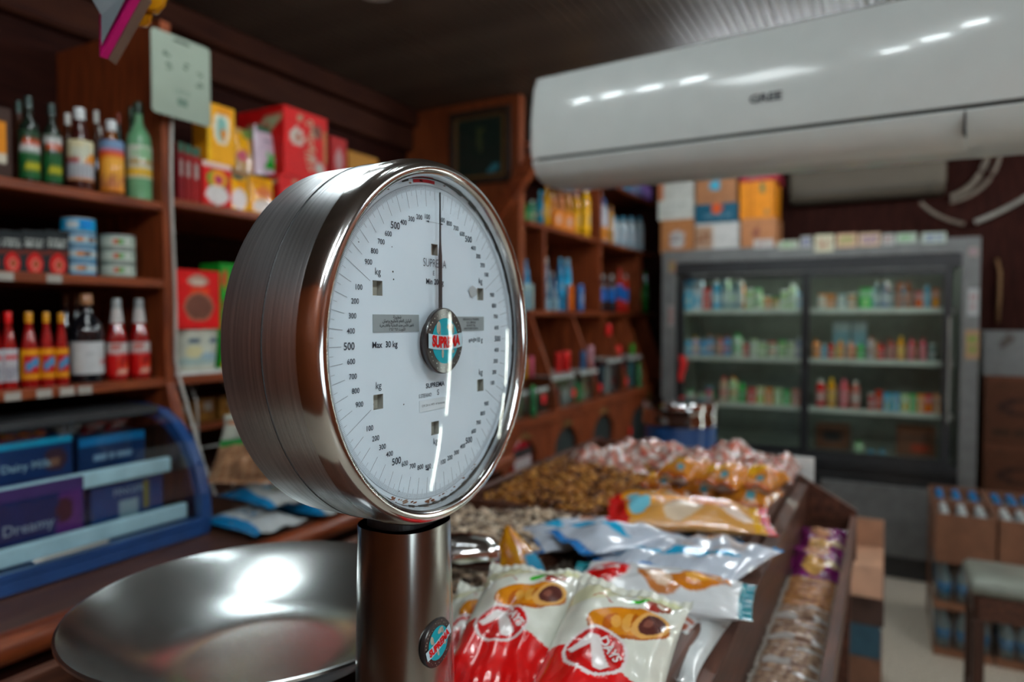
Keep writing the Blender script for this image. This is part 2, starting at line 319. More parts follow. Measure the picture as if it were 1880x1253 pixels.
shelf_bottle(244,292,186,Z1,'pale green glass bottle with a white and yellow label, last on the top shelf',body=(.20,.42,.24),cap=(.02,.05,.03),lab=[('bg',(.62,.65,.55)),('rect',0,.1,1,.25,(.75,.45,.08)),('rect',.25,.42,.8,.62,(.40,.22,.05)),('ell',.5,.75,.2,.15,0,(.3,.5,.3))],shape='wine',labz=(.22,.55))
shelf_bottle(236,262,196,Z1,'dark green bottle neck behind the pale green glass bottle',back=.09,body=(.01,.05,.025),cap=(.02,.06,.03),shape='wine')
shelf_bottle(214,236,208,Z1,'slim dark bottle with a red top behind the orange-labelled bottle',back=.11,body=(.01,.03,.025),cap=(.25,.05,.03),shape='wine')
# ---- second shelf: black tomato cartons and stacked tins
for i,(a,bb) in enumerate([(-78,-36),(-36,6),(4,46),(45,88),(87,131)]):
    ops=[('bg',(.018,.022,.024)),('scrib',.08,.60,.92,.82,2,5+i,(.45,.48,.45)),('rect',0,.42,1,.5,(.15,.03,.02)),('ell',.5,.2,.36,.26,0,(.55,.03,.03)),('ell',.53,.2,.2,.16,0,(.75,.25,.2)),('ell',.55,.2,.12,.1,0,(.35,.03,.03)),('ell',.55,.22,.05,.05,0,(.1,.3,.05))]
    y,wy,h,_=atX(a,bb,424,-1.87,Z2); 
    o=box_item('carton','black tomato carton with white lettering, %s of the row from the stacked tins'%['fifth','fourth','third','second','first'][i],'box',(-1.93,y,Z2+.0005),R90,wy*.96,.11,h,ops,group='black tomato cartons on the second shelf')
def tinstack(a,bb,base,n,tops,kind,back=0):
    y,wy,h,d=atX(a,bb,tops,-1.87-back,Z2); hh=h/n; r=d/2
    for k in range(n):
        if kind=='blue':
            ops=[('bg',(.55,.62,.62)),('rect',0,.0,1,.18,(.05,.35,.60)),('rect',0,.86,1,1,(.05,.30,.55)),('ell',.5+.06*((k*7)%3-1),.5,.05,.22,0,(.12,.05,.03)),('rect',.40,.3,.47,.7,(.6,.25,.1))]
            if k==n-1: ops=[('bg',(.04,.35,.60)),('rect',.3,.2,.42,.85,(.55,.6,.6)),('rect',.44,.15,.56,.9,(.02,.25,.60))]
        else: ops=[('bg',(.55,.62,.55)),('rect',0,0,1,.12,(.05,.14,.07)),('rect',0,.88,1,1,(.05,.14,.07)),('ell',.40,.5,.03,.2,0,(.5,.08,.04)),('ell',.44,.5,.02,.25,0,(.1,.35,.08)),('rect',.55,.3,.59,.75,(.07,.15,.1))]
        t=thing('tin','%s round tin, %s of the stack %s'%({'blue':'blue and white','green':'white and green'}[kind],['bottom','second from bottom','third from bottom','topmost'][k] if k<n-1 else 'topmost',{'blue':'next to the black cartons','green':'nearest the shelf post'}[kind]+(' (back row)' if back else '')),'tin',(-1.87-back-r,y,Z2+.001+k*hh),R90,'stacked %s tins'%kind)
        mb=MB().lathe([(0,0),(r*.96,0),(r*.97,hh*.06),(r*.97,hh*.90),(r,hh*.91),(r,hh*.975),(r*.94,hh*.975),(r*.93,hh*.94),(0,hh*.94)],22,(.45,.48,.48)); autosmooth(mb.obj('body',CANM,t),30)
        mb=MB(); band(mb,r*.985,hh*.07,hh*.89,ops,n=44,nv=8); mb.obj('label',PRINT,t,smooth=True)
tinstack(127,194,0,4,401,'blue'); tinstack(200,268,0,3,432,'green')
# ---- third shelf: sauces
yl=[('bg',(.80,.45,.03)),('rect',.3,.2,.7,.8,(.5,.03,.02)),('poly',[(.38,.35),(.64,.45),(.64,.7),(.38,.6)],(.05,.35,.60)),('rect',0,0,1,.06,(.6,.1,.03)),('rect',0,.94,1,1,(.6,.1,.03))]
wl=[('bg',(.55,.57,.60)),('rect',.35,.70,.65,.82,(.6,.05,.05)),('scrib',.35,.1,.65,.6,5,2,(.35,.38,.42))]
for a,bb,yt,cp,lb,nm in [(-50,-8,576,red,wl,'red chilli sauce bottle at the frame edge with a white label'),(-12,8,575,red,wl,'red sauce bottle cut off by the left picture edge'),(6,40,573,(.65,.02,.03),wl,'red-capped chilli sauce bottle with a white text label'),(44,79,574,(.62,.30,.04),yl,'yellow-capped hot sauce, leftmost of three with yellow labels'),(78,107,574,(.62,.30,.04),yl,'yellow-capped hot sauce, middle of three with yellow labels'),(106,133,575,(.62,.30,.04),yl,'yellow-capped hot sauce, rightmost of three beside the dark bottles')]:
    shelf_bottle(a,bb,yt,Z3,lb and nm,body=(.30,.012,.015),cap=cp,lab=lb,shape='sauce',labz=(.10,.52),group='hot sauce bottles on the third shelf')
for a,bb,yt,nm in [(116,140,541,'dark bottle far left of the group behind the hot sauce'),(134,160,541,'dark bottle with brown cork cap behind the white-labelled bottle')]:
    shelf_bottle(a,bb,yt,Z3,nm,back=.09,body=(.008,.008,.01),cap=(.10,.04,.02),shape='wine',group='dark bottles at the back of the third shelf')
shelf_bottle(143,206,540,Z3,'large dark bottle with cork-coloured cap and white strawberry label',body=(.008,.009,.012),cap=(.42,.22,.12),lab=[('bg',(.60,.62,.62)),('ell',.60,.38,.04,.13,0,(.5,.04,.05)),('scrib',.40,.6,.58,.85,3,9,(.45,.47,.48))],shape='wine',labz=(.10,.46),n=24)
kt=[('bg',(.55,.02,.03)),('rect',0,.72,1,1,(.62,.60,.58)),('scrib',.3,.8,.7,.9,1,4,(.55,.1,.08)),('ell',.44,.4,.05,.2,0,(.75,.08,.03)),('ell',.56,.35,.05,.2,.3,(.75,.10,.04)),('ell',.5,.45,.03,.1,0,(.15,.01,.02)),('ell',.5,.12,.08,.05,0,(.7,.5,.4))]
for a,bb,nm in [(205,245,'left ketchup bottle with grey cap and red tomato label'),(247,286,'right ketchup bottle with grey cap, nearest the shelf post')]:
    t=shelf_bottle(a,bb,549,Z3,nm,body=(.28,.01,.012),cap=(.34,.38,.38),lab=kt,shape='sauce',labz=(.06,.46),group='ketchup bottles')
    y,wy,h,d=atX(a,bb,549,-1.87,Z3); mb=MB(); mb.lathe([(d*.33,h*.70),(d*.225,h*.88)],18,(.6,.58,.56),cap=False); mb.obj('neck_label',PRINT,t,smooth=True)
# ================================================================ RIGHT BAY (beside the post)
jelly=[('bg',(.80,.40,.05)),('rect',0,0,.12,1,(.85,.50,.02)),('ell',.52,.62,.30,.30,0,(.78,.76,.62)),('ell',.52,.60,.18,.22,0,(.25,.45,.40)),('ell',.58,.52,.09,.12,0,(.65,.25,.05)),('ell',.62,.9,.3,.07,0,(.70,.30,.03))]
rj=[('bg',(.60,.03,.03)),('rect',0,.9,1,1,(.75,.6,.55)),('ell',.5,.62,.35,.22,0,(.15,.3,.05)),('ell',.55,.64,.26,.2,0,(.80,.35,.03)),('ell',.55,.62,.15,.09,0,(.45,.05,.15)),('ell',.5,.26,.40,.22,0,(.75,.72,.70))]
yj=[('bg',(.88,.48,.02)),('ell',.4,.32,.32,.28,.3,(.78,.70,.68)),('ell',.6,.75,.3,.16,0,(.80,.36,.03)),('ell',.5,.95,.35,.06,0,(.05,.12,.1))]
shelf_box('carton',372,426,300,ZB1,'red fruit pudding pack under the tall yellow box','box',rj,d=.08)
y,wy,h,_=atX(372,426,300,-1.87,ZB1)
shelf_box('carton',380,432,193,ZB1,'tall yellow box standing on the red pudding pack','box',jelly,d=.07,X=-1.873,z0=ZB1+h+.001,h=.185,side=[('bg',(.6,.28,.03))])
for a,bb,nm,rr in [(328,338,'dark red pouch nearest the post',.4),(340,352,'red pouch in the middle of the three thin pouches',.5),(353,368,'red pouch touching the fruit pudding pack',.6)]:
    shelf_box('pouch',a,bb,262+(a-328)*.4,ZB1,nm,'pouch',[('bg',(.3*rr*1.5,.015,.02)),('rect',.3,.45,.8,.7,(.35,.30,.28)),('rect',0,.85,1,1,(.05,.12,.08))],d=.09,group='red pouches beside the post')
def pouch(name,px0,px1,ytop,Zs,label,ops,X=-1.87,z0=None,h=None,d=.05,group=None,cat='pouch'):
    y,wy,hh,_=atX(px0,px1,ytop,X,Zs); H=h or hh; mb=MB(); nu,nv=16,20
    u=np.linspace(0,1,nu+1);v=np.linspace(0,1,nv+1);V,U=np.meshgrid(v,u,indexing='ij'); C=art(ops,U,V).reshape(-1,3); Uf=U.ravel();Vf=V.ravel()
    bul=d*.5*np.clip(1-np.abs(2*Uf-1)**2.2,0,1)**.6*np.clip(1-Vf**3,0,1)*(1+.06*np.sin(9*Vf+7*Uf))
    w=wy*.97*(1-.06*Vf)
    for sg in (-1,1):
        P=np.c_[(Uf-.5)*w,sg*bul-d*.0,Vf*H]; k=nu+1
        mb.add(P,[((j*k+i),(j*k+i+1),(j+1)*k+i+1,(j+1)*k+i) if sg<0 else ((j*k+i),(j+1)*k+i,(j+1)*k+i+1,(j*k+i+1)) for j in range(nv) for i in range(nu)],C)
    o=mb.obj(name,FOIL,None,(X-d/2,y,Zs+.0005 if z0 is None else z0),R90,smooth=True); return tag(o,label,cat,group)
pouch('pouch',425,466,322,ZB1,'yellow sweet pouch with white sugared shapes, next to the red pudding pack',yj,group='yellow sweet pouches')
pouch('pouch',466,512,326,ZB1,'yellow sweet pouch with a fruit picture, touching the big red carton',[('bg',(.86,.44,.03)),('ell',.4,.85,.35,.12,0,(.72,.32,.08)),('ell',.5,.58,.35,.16,0,(.75,.25,.12)),('ell',.45,.2,.38,.2,0,(.80,.72,.66))],group='yellow sweet pouches')
y,wy,h,_=atX(466,512,326,-1.87,ZB1)
box_item('cardboard_riser','low cardboard tray behind the yellow pouches carrying the upper pouches','box',(-2.05,y-.07,ZB1+.0005),R90,.34,.20,.15,[('bg',(.28,.16,.08))])
pouch('pouch',474,522,243,ZB1,'pale pink pouch with green leaves above the yellow pouches',[('bg',(.62,.50,.58)),('rect',.1,.9,.9,1,(.03,.12,.06)),('ell',.45,.28,.26,.06,.7,(.03,.45,.06)),('ell',.55,.28,.26,.06,-.7,(.03,.45,.06)),('ell',.5,.2,.2,.1,0,(.03,.35,.05)),('scrib',.3,.65,.7,.75,1,8,(.35,.35,.4))],X=-1.93,z0=ZB1+.152,h=.175)
pouch('pouch',436,474,245,ZB1,'small yellow and brown pouch leaning behind the tall yellow box',[('bg',(.50,.32,.16)),('ell',.3,.6,.35,.3,0,(.80,.42,.04)),('ell',.3,.35,.2,.15,0,(.5,.08,.12)),('rect',.4,.8,1,1,(.18,.25,.08))],X=-1.95,z0=ZB1+.152,h=.15)
RC=[('bg',(.62,.012,.012)),('rect',.30,.83,.42,.93,(.35,.30,.20)),('ell',.30,.60,.15,.13,0,(.60,.58,.52)),('ell',.31,.60,.08,.07,0,(.45,.2,.15)),('ell',.75,.75,.12,.10,0,(.2,.08,.06)),('ell',.80,.20,.10,.09,0,(.55,.55,.5)),('ell',.66,.33,.07,.06,0,(.55,.4,.35)),('ell',.95,.55,.05,.25,0,(.3,.25,.1))]
RS=[('bg',(.42,.012,.02)),('ell',.3,.72,.14,.1,0,(.30,.35,.2)),('ell',.75,.78,.14,.1,0,(.35,.40,.25)),('rect',.4,0,.5,.8,(.55,.25,.25))]
y,wy,h,_=atX(520,602,312,-1.87,ZB1)
def redcarton(x0,x1,yt,X,z0,h,label):
    y,wy,_,_=atX(x0,x1,yt,X,ZB1); o=box_item('carton',label,'box',(X-.12,y,z0),R90,wy*.97,.24,h,RC,RS,[('bg',(.5,.02,.02))],'large red cartons')
    if h>.1:
        mb=MB(); fn=lambda a,b:(-(b)+.0+wy*.07,-.1215,a+h*.52); add_text(mb,arab('شوكولاته'),.055 if h>.2 else .04,fn,(.55,.42,.30),bold=.001); mb.obj('lettering',PRINT,o)
    return o
redcarton(512,590,312,-1.885,ZB1+.0005,.155,'large red carton with white round emblem, lower of the stack of two')
redcarton(520,602,195,-1.885,ZB1+.157,.245,'large red carton with white round emblem, on top of its twin')
y,wy,h,_=atX(600,632,252,-1.9,ZB1)
box_item('carton','smaller dark red carton just behind the large red stack','box',(-2.0,y+.02,ZB1+.0005),R90,wy*.9,.2,h,[('bg',(.40,.012,.03)),('ell',.5,.75,.25,.12,0,(.5,.3,.3)),('scrib',.2,.2,.8,.5,3,6,(.5,.25,.25))])
y,wy,h,_=atX(640,700,284,-1.95,ZB1)
box_item('carton','flat orange carton showing just above the scale rim','box',(-2.07,y,ZB1+.0005),R90,wy*.9,.22,h,[('bg',(.42,.20,.03)),('ell',.6,.6,.15,.2,0,(.6,.4,.2))])
# second shelf right bay
y,wy,h,_=atX(338,416,609,-1.88,ZB2)
t=thing('mayonnaise_bucket','white plastic bucket with pale blue landscape print under the red box','bucket',(-1.88-.075,y,ZB2+.009),R90)
MB().box(-.12,.12,-.075,.09,-.0085,-.0005).obj('tray_liner',WHITE,t)
autosmooth(MB().lathe([(0,0),(.070,0),(.080,h*.92),(.084,h*.93),(.084,h*.97),(0,h*.97)],28,(.66,.68,.58)).obj('body',PLAST,t),30)
mb=MB(); band(mb,.0,h*.06,h*.86,[('bg',(.66,.70,.60)),('rect',.40,.75,.46,.9,(.10,.15,.2)),('rect',.52,.72,.62,.88,(.10,.15,.22)),('ell',.48,.2,.2,.12,0,(.45,.58,.55)),('ell',.55,.35,.08,.12,.4,(.40,.55,.62)),('ell',.42,.5,.05,.2,0,(.75,.72,.45))],n=60,nv=14,fn=lambda z:.0708+.0105*z/(h*.92)+.0008); mb.obj('label',PRINT,t,smooth=True)
yr,wr,hr,_=atX(326,398,494,-1.88,ZB2)
o=box_item('carton','bright red box with a brown round picture standing on the white bucket','box',(-1.925,y-.018,ZB2+.009+h),R90,.155,.075,hr-h-.012,[('bg',(.66,.012,.015)),('ell',.5,.82,.24,.10,0,(.45,.28,.22)),('ell',.5,.80,.17,.05,0,(.6,.5,.42)),('rect',.33,.58,.75,.70,(.75,.10,.03)),('ell',.52,.37,.34,.25,0,(.40,.18,.12)),('ell',.52,.37,.30,.22,0,(.17,.07,.05))],nu=26,nv=34)
yg,wg,hg,_=atX(398,450,484,-1.93,ZB2)
box_item('carton','green and yellow pack half hidden behind the scale drum','box',(-2.0,yg+.03,ZB2+.0005),R90,wg,.1,hg,[('bg',(.03,.30,.04)),('ell',.15,.85,.12,.08,0,(.5,.1,.05)),('poly',[(.5,.2),(1,.2),(1,.95),(.7,.95)],(.75,.70,.05)),('ell',.15,.6,.1,.05,0,(.2,.1,.03)),('ell',.15,.4,.1,.05,0,(.3,.2,.03)),('rect',0,0,1,.06,(.5,.3,.05))])
# third ledge: brown jars and wire rack
for i,(a,bb) in enumerate([(334,352),(358,402),(408,440)]):
    y,wy,h,_=atX(a,bb,752,-2.0,ZB3); box_item('spice_box','small brown spice box on the low ledge, %s from the post'%ORD[i],'box',(-2.06,y,ZB3+.0005),R90,wy*.95,.09,max(h,.08),[('bg',(.16,.07,.02)),('rect',.1,.15,.7,.85,(.28,.14,.04)),('rect',.55,.5,.85,.85,(.3,.28,.25)),('scrib',.2,.3,.7,.6,2,i,(.15,.06,.02))],group='brown spice boxes')
t=thing('wire_rack','grey arched wire rack standing on the counter beyond the shelf post','rack',(-1.90,1.42,.951))
for dy in (0,.13):
    pts=[(0,dy,0),(0,dy,.3)]+[(-.10+.10*math.cos(a),dy,.30+.10*math.sin(a)) for a in np.linspace(0,PI,9)]+[(-.20,dy,0)]; MB().tube(pts,.004).obj('hoop',solid((.4,.4,.37),.4,.6),t)
MB().tube([(0,0,.18),(0,.13,.18)],.003).obj('crossbar',solid((.4,.4,.37),.4,.6),t)
# ================================================================ BAG BUILDER (pillow packs)
def crumple(U,V,seed,amp):
    r=random.Random(seed); h=np.zeros(U.shape)
    for k in range(9):
        a=r.uniform(0,6.28); fr=r.uniform(5,19); ph=r.uniform(0,6.28); h+=np.sin(fr*(U*math.cos(a)+V*math.sin(a))*1.6+ph+1.2*np.sin(5*V+ph))/fr
    return h*amp*3
def pack(name,label,cat,loc,rot,w,l,t,ops,seed=0,group=None,nu=40,nv=60,crimp=.05,under=(.6,.6,.6),m=None,amp=.0065,lettering=None,back=None):
    """printed pillow pack: long axis y, flat crimped ends, printed film on top"""
    root=thing(name,label,cat,loc,0,group); root.rotation_euler=rot
    u=np.linspace(0,1,nu+1);v=np.linspace(0,1,nv+1)
    def S(U,V,sg=1):
        cu=np.clip(1-np.abs(2*U-1)**2.6,0,1)**.55; vv=np.clip((np.minimum(V,1-V)-crimp)/(.5-crimp),0,1); cv=np.clip(1-(1-vv)**3.2,0,1)**.75
        pl=crumple(U,V,seed,amp)*cv*cu+ .0012*np.sin(U*70+seed)*np.exp(-((vv)/.18)**2)
        hh=t/2*cu*cv*(1 if sg>0 else .75); W=w*(1-.10*np.clip(cv,0,1)); lift=.0
        X=(U-.5)*W; Y=(V-.5)*l*(1-.04*cu); Z=sg*hh+t*.38+pl*(1 if sg>0 else .6)+ .004*np.sin(U*14+seed)*(1-cv)
        return X,Y,Z
    V,U=np.meshgrid(v,u,indexing='ij'); k=nu+1
    C=art(ops,U,V).reshape(-1,3); X,Y,Z=S(U.ravel(),V.ravel()); Z=np.maximum(Z,.001)
    crm=(np.minimum(V.ravel(),1-V.ravel())<crimp); 
    mb=MB(); mb.add(np.c_[X,Y,Z],[(j*k+i,j*k+i+1,(j+1)*k+i+1,(j+1)*k+i) for j in range(nv) for i in range(nu)],C)
    X2,Y2,Z2=S(U.ravel(),V.ravel(),-1); Z2=np.minimum(np.maximum(Z2,.0005),Z-.0004)
    cb=np.tile(np.array(under),(len(X2),1)) if back is None else art(back,U,V).reshape(-1,3)
    edge=(U.ravel()<.12)|(U.ravel()>.88); cb[edge]=C[edge]
    mb.add(np.c_[X2,Y2,Z2],[(j*k+i,(j+1)*k+i,(j+1)*k+i+1,j*k+i+1) for j in range(nv) for i in range(nu)],cb)
    mb.obj('wrapper',m or FOIL,root,smooth=True)
    if lettering:
        mb=MB()
        for s,size,cu,cv,ang,sx,col,bold in lettering:
            def fn(a,b):
                x=a*math.cos(ang)-b*math.sin(ang); y=a*math.sin(ang)+b*math.cos(ang)
                uu=np.array([cu+x/w]);vv=np.array([cv+y/l]); q=S(uu,vv); return (float(q[0][0]),float(q[1][0]),float(q[2][0])+.0012)
            add_text(mb,s,size,fn,col,bold=bold,sx=sx)
        mb.obj('lettering',PRINT,root)
    return root
# bags on the left counter
def flatbag(px,py,Z,w,l,t,rz,label,ops,seed,tilt=(0,0),group=None,cat='bag',m=None,name='snack_bag',**k):
    p=on(2,Z,px,py); return pack(name,label,cat,(p[0],p[1],Z),(tilt[0],tilt[1],rz),w,l,t,ops,seed,group,nu=28,nv=32,m=m,**k)
CB=.951
for i,(dy,dx,zz) in enumerate([(0,0,0),(.20,.015,0),(.41,-.01,0),(.62,.01,0),(.08,-.03,.052),(.30,0,.052),(.52,-.02,.052)]):
    pack('sugar_bag','flat white and blue bag on the left counter, %s layer, %s from the post'%('lower' if zz==0 else 'upper',ORD[i%4 if i<4 else i-4]),'bag',(-1.560+dx,1.335+dy,CB+zz),(0,0,R90+.05*((i*3)%4-1.5)),.17,.26,.055,[('bg',(.58,.62,.62)),('rect',0,.0,.14,1,(.05,.25,.50)),('rect',.3,.25,.7,.75,(.55,.55,.5)),('scrib',.3,.3,.7,.7,4,i,(.25,.38,.5))],seed=i,group='white bags on the left counter',nu=24,nv=26,back=[('bg',(.5,.55,.56))])
pack('nut_bag','clear and green bag full of pale nuts slumped on the counter by the post','bag',(-1.60,1.41,1.145),(.95,0,.45),.26,.22,.09,[('bg',(.42,.26,.16)),('rect',0,.50,1,1,(.55,.60,.52)),('rect',0,.50,1,.58,(.05,.30,.08)),('rect',.1,.78,.9,.86,(.5,.22,.12)),('fn',lambda U,V:(np.sin(U*60+3*np.sin(V*40))*np.sin(V*70)>.2)&(V<.5),(.28,.15,.09))],seed=12,amp=.016)
pack('nut_bag','green and white vegetable bag leaning behind the bag of pale nuts','bag',(-1.72,1.60,1.17),(.9,0,.5),.26,.24,.06,[('bg',(.52,.58,.50)),('rect',0,.2,1,.34,(.04,.32,.07)),('ell',.5,.6,.35,.2,0,(.55,.20,.08)),('fn',lambda U,V:(np.sin(U*40)*np.sin(V*50)>.5)&(abs(V-.6)<.2),(.6,.5,.4))],seed=13)
pack('nut_bag','crumpled white bag with green print between shelf and scale','bag',(-1.58,1.84,1.12),(.8,0,.6),.26,.24,.06,[('bg',(.55,.58,.54)),('rect',.2,.2,.8,.4,(.06,.35,.10)),('scrib',.2,.5,.8,.8,3,3,(.4,.45,.4))],seed=14)
# ================================================================ BLUE CURVED-GLASS CASE
BL=solid((.015,.06,.20),.3,coat=.4,name='blue_plastic')
cs=thing('chocolate_display_case','small blue counter display case with curved glass front and pale shelf rails','display case',(-2.30,.35,.952))
Pp=[(0,.0),(.672,.0),(.682,.05),(.676,.115),(.655,.185),(.615,.25),(.56,.30),(.50,.33),(.40,.345),(0,.345)]
inn=[(.03,.03),(.650,.03),(.655,.06),(.648,.115),(.625,.18),(.59,.235),(.54,.278),(.49,.303),(.40,.315),(.03,.315)]
for y in (.0,.87):
    mb=MB(); n=len(Pp)
    v=[(p[0],y+s*.03,p[1]) for s in (0,1) for p in Pp]+[(p[0],y+s*.03,p[1]) for s in (0,1) for p in inn]
    f=[]
    for i in range(n):
        j=(i+1)%n; f+=[(i,j,n+j,n+i),(2*n+i,3*n+i,3*n+j,2*n+j),(i,2*n+i,2*n+j,j),(n+i,n+j,3*n+j,3*n+i)]
    mb.add(v,f); mb.obj('end_frame',BL,cs)
    MB().prism(inn,lambda p,s:(p[0],y+.012+.004*s,p[1])).obj('end_glass',CASEG,cs)
mb=MB(); G=[(.668,.045)]+[q for q in Pp[3:8]]; N=[(p[0]-.004,p[1]) for p in Pp[2:8]]
for i in range(len(N)-1):
    mb.add([(N[i][0],.03,N[i][1]),(N[i+1][0],.03,N[i+1][1]),(N[i+1][0],.87,N[i+1][1]),(N[i][0],.87,N[i][1])],[(0,3,2,1)])
mb.obj('curved_glass',CASEG,cs,smooth=True)
MB().box(.0,.68,.03,.87,.0,.035,b=.004).obj('base',BL,cs); MB().box(.0,.50,.03,.87,.325,.345).obj('top',DARK,cs)
MB().box(.664,.682,.03,.87,.035,.050).obj('lower_rail',BL,cs); MB().box(.0,.015,.03,.87,.035,.325).obj('back_wall',DARK,cs)
RAIL=solid((.55,.70,.72),.35,name='pale_rail')
MB().box(.608,.628,.035,.865,.045,.085,b=.003).obj('shelf_rail',RAIL,cs)
MB().box(.54,.56,.035,.865,.165,.205,b=.003).obj('shelf_rail',RAIL,cs); MB().box(.05,.54,.035,.865,.165,.172).obj('glass_shelf',CASEG,cs)
mb=MB(); [mb.box(.655,.672,.03+.035*k,.05+.035*k,.001,.03) for k in range(0)]; MB().tube([(.688,.45,.062),(.695,.46,.064),(.695,.60,.064),(.688,.61,.062)],.005).obj('pull_handle',solid((.35,.36,.33),.3,.7),cs)
dm=[('bg',(.010,.035,.11)),('rect',0,.86,1,1,(.05,.35,.50)),('ell',.82,.55,.12,.25,0,(.05,.02,.03)),('ell',.80,.5,.06,.1,0,(.25,.12,.08))]
def choco(px0,px1,yt,yb,X,Zs,label,ops,words,col=(.4,.5,.6),d=.14,size=.03):
    p0=on(0,X,px0,yb);p1=on(0,X,px1,yb); y=(p0[1]+p1[1])/2; wy=p1[1]-p0[1]; h=on(0,X,(px0+px1)/2,yt)[2]-Zs
    o=box_item('chocolate_box',label,'box',(X-d/2,y,Zs),R90,wy*.96,d,h,ops,group='boxes in the blue display case',nu=26,nv=20)
    if not words: return o
    mb=MB()
    for (s,sz,cx,cz) in words: add_text(mb,s,sz,lambda a,b:(a+cx*wy,-d/2-.001,b+cz*h),col,bold=.0004)
    mb.obj('lettering',PRINT,o); return o
choco(-60,136,812,845,-1.80,1.126,'blue milk chocolate box on the upper shelf of the display case',dm,[('Dairy Milk',.026,.02,.5)],(.35,.45,.52))
choco(142,268,798,830,-1.83,1.126,'dark blue chocolate box on the upper shelf beside the milk chocolate box',[('bg',(.010,.035,.10)),('rect',0,.8,1,1,(.03,.20,.40)),('scrib',.2,.3,.8,.6,1,3,(.3,.4,.5))],[])
choco(-20,158,890,965,-1.735,.99,'purple and navy chocolate box at the front of the lower case shelf',[('bg',(.02,.03,.10)),('poly',[(.65,0),(1,0),(1,1),(.75,1)],(.12,.04,.16)),('rect',0,.85,1,1,(.10,.05,.15)),('ell',.78,.55,.10,.2,0,(.07,.02,.03))],[('Dreamy',.034,-.12,.42)],(.32,.36,.42),d=.13)
choco(165,302,873,945,-1.76,.99,'navy blue chocolate box with a pale sticker right of the purple box',[('bg',(.012,.055,.16)),('rect',.35,.15,.65,.50,(.32,.42,.45)),('rect',.70,.3,.8,.8,(.25,.22,.05)),('rect',0,.93,1,1,(.03,.2,.4))],[('FINGER',.025,.0,.7)],(.3,.4,.5),d=.13)
# ================================================================ DIAL SCALE (the subject)
DX,DY,DZ=-.371,.530,1.518; ZT=1.032
def brushed(name,st,rough,sc,c1,c2,bump=.12):
    m,nt,b=nodes(name); setp(b,rough,1); noise_mix(nt,b,c1,c2,sc,st,3,.3,.7,bump)
    b.inputs['Anisotropic'].default_value=.5; return m
DRUM=brushed('brushed_drum_steel',(60,1.2,1.2),.33,6,(.50,.53,.55),(.74,.77,.79),.14)
BEZ=steel('bezel_steel',.13,(1,1,1),.03,(.50,.51,.51),(.72,.72,.71),16)
COLM=brushed('column_steel',(7,7,.5),.19,3,(.26,.26,.25),(.42,.42,.40),.06)
sc=thing('dial_weighing_scale','stainless steel shop scale with a big round white dial and shallow pan in the foreground','scale',(DX,DY,ZT))
dz=DZ-ZT; O=(0,0,dz)
autosmooth(MB().lathe([(.1662,-.006),(.1668,-.008),(.1655,-.088),(.158,-.0965),(.12,-.099),(0,-.099)],128,axis='x',org=O,cap=False).obj('drum',DRUM,sc),35)
MB().lathe([(.1665,-.0412),(.16695,-.0412),(.16695,-.0420),(.1665,-.0420)],128,axis='x',org=O,cap=False).obj('drum_seam',DARK,sc,smooth=True)
autosmooth(MB().lathe([(.1500,.0015),(.1512,.010),(.1535,.0135),(.157,.0150),(.161,.0140),(.1645,.0095),(.1668,.002),(.1675,-.005),(.1660,-.0055)],128,axis='x',org=O,cap=False).obj('bezel',BEZ,sc),50)
mb=MB(); n=128; gr=random.Random(3)
for k in range(n):
    a0=2*PI*k/n;a1=2*PI*(k+1)/n; wv=.0007+(.0016*gr.random() if gr.random()<.5 else 0)
    q=[(.1505,a0),(.1505,a1),(.1505-wv,a1),(.1505-wv,a0)]; mb.add([(.0012,r*math.cos(a),dz+r*math.sin(a)) for r,a in q]+[(.0032,r*math.cos(a),dz+r*math.sin(a)) for r,a in q],[(0,1,2,3),(7,6,5,4),(2,3,7,6),(0,1,5,4)],(.02,.02,.02))
mb.obj('rim_seal',solid((.02,.018,.016),.7),sc)
# dial plate with real openings
from mathutils.geometry import tessellate_polygon
WR=.0945; wins=[(0,.0915,.0052),(60,WR,.0062),(120,WR,.0062),(180,WR*.88,.0062),(240,WR,.0062),(300,WR,.0062)]
def pol(deg,r): a=math.radians(deg); return (-r*math.sin(a),r*math.cos(a))
outer=[Vector((.1508*math.cos(2*PI*k/120),.1508*math.sin(2*PI*k/120),0)) for k in range(120)]
holes=[]
wc=[]
for deg,r,s in wins:
    a,b_=pol(deg,r)
    if deg==0: b_=.086
    if deg==180: b_=-.0805
    wc.append((a,b_,s)); holes.append([Vector((a-s,b_-s,0)),Vector((a-s,b_+s,0)),Vector((a+s,b_+s,0)),Vector((a+s,b_-s,0))])
tris=tessellate_polygon([outer]+holes); allv=outer+[p for h in holes for p in h]
FACE=solid((.60,.69,.76),.35,var=.02,name='dial_enamel')
mb=MB().add([(0,p.x,dz+p.y) for p in allv],[tuple(t) for t in tris]); fo=mb.obj('dial_plate',FACE,sc)
for f in fo.data.polygons:
    pass
mb=MB()
for a,b_,s in wc:
    q=[(a-s,b_-s),(a+s,b_-s),(a+s,b_+s),(a-s,b_+s)]
    v=[(0,x,dz+y) for x,y in q]+[(-.006,x,dz+y) for x,y in q]; mb.add(v,[(0,1,5,4),(1,2,6,5),(2,3,7,6),(3,0,4,7)],(.30,.30,.27)); mb.add(v[4:],[(0,1,2,3)],(.46,.46,.40))
mb.obj('counter_window',MATTE,sc)
mb=MB(); X1=.0004; ink=(.035,.045,.06)
fn=lambda a,b:(X1,a,dz+b)
def seg(a0,b0,a1,b1,w,c=ink,x=X1):
    d=math.hypot(a1-a0,b1-b0); nx,ny=-(b1-b0)/d*w/2,(a1-a0)/d*w/2
    mb.add([(x,a0+nx,dz+b0+ny),(x,a1+nx,dz+b1+ny),(x,a1-nx,dz+b1-ny),(x,a0-nx,dz+b0-ny)],[(0,1,2,3)],c)
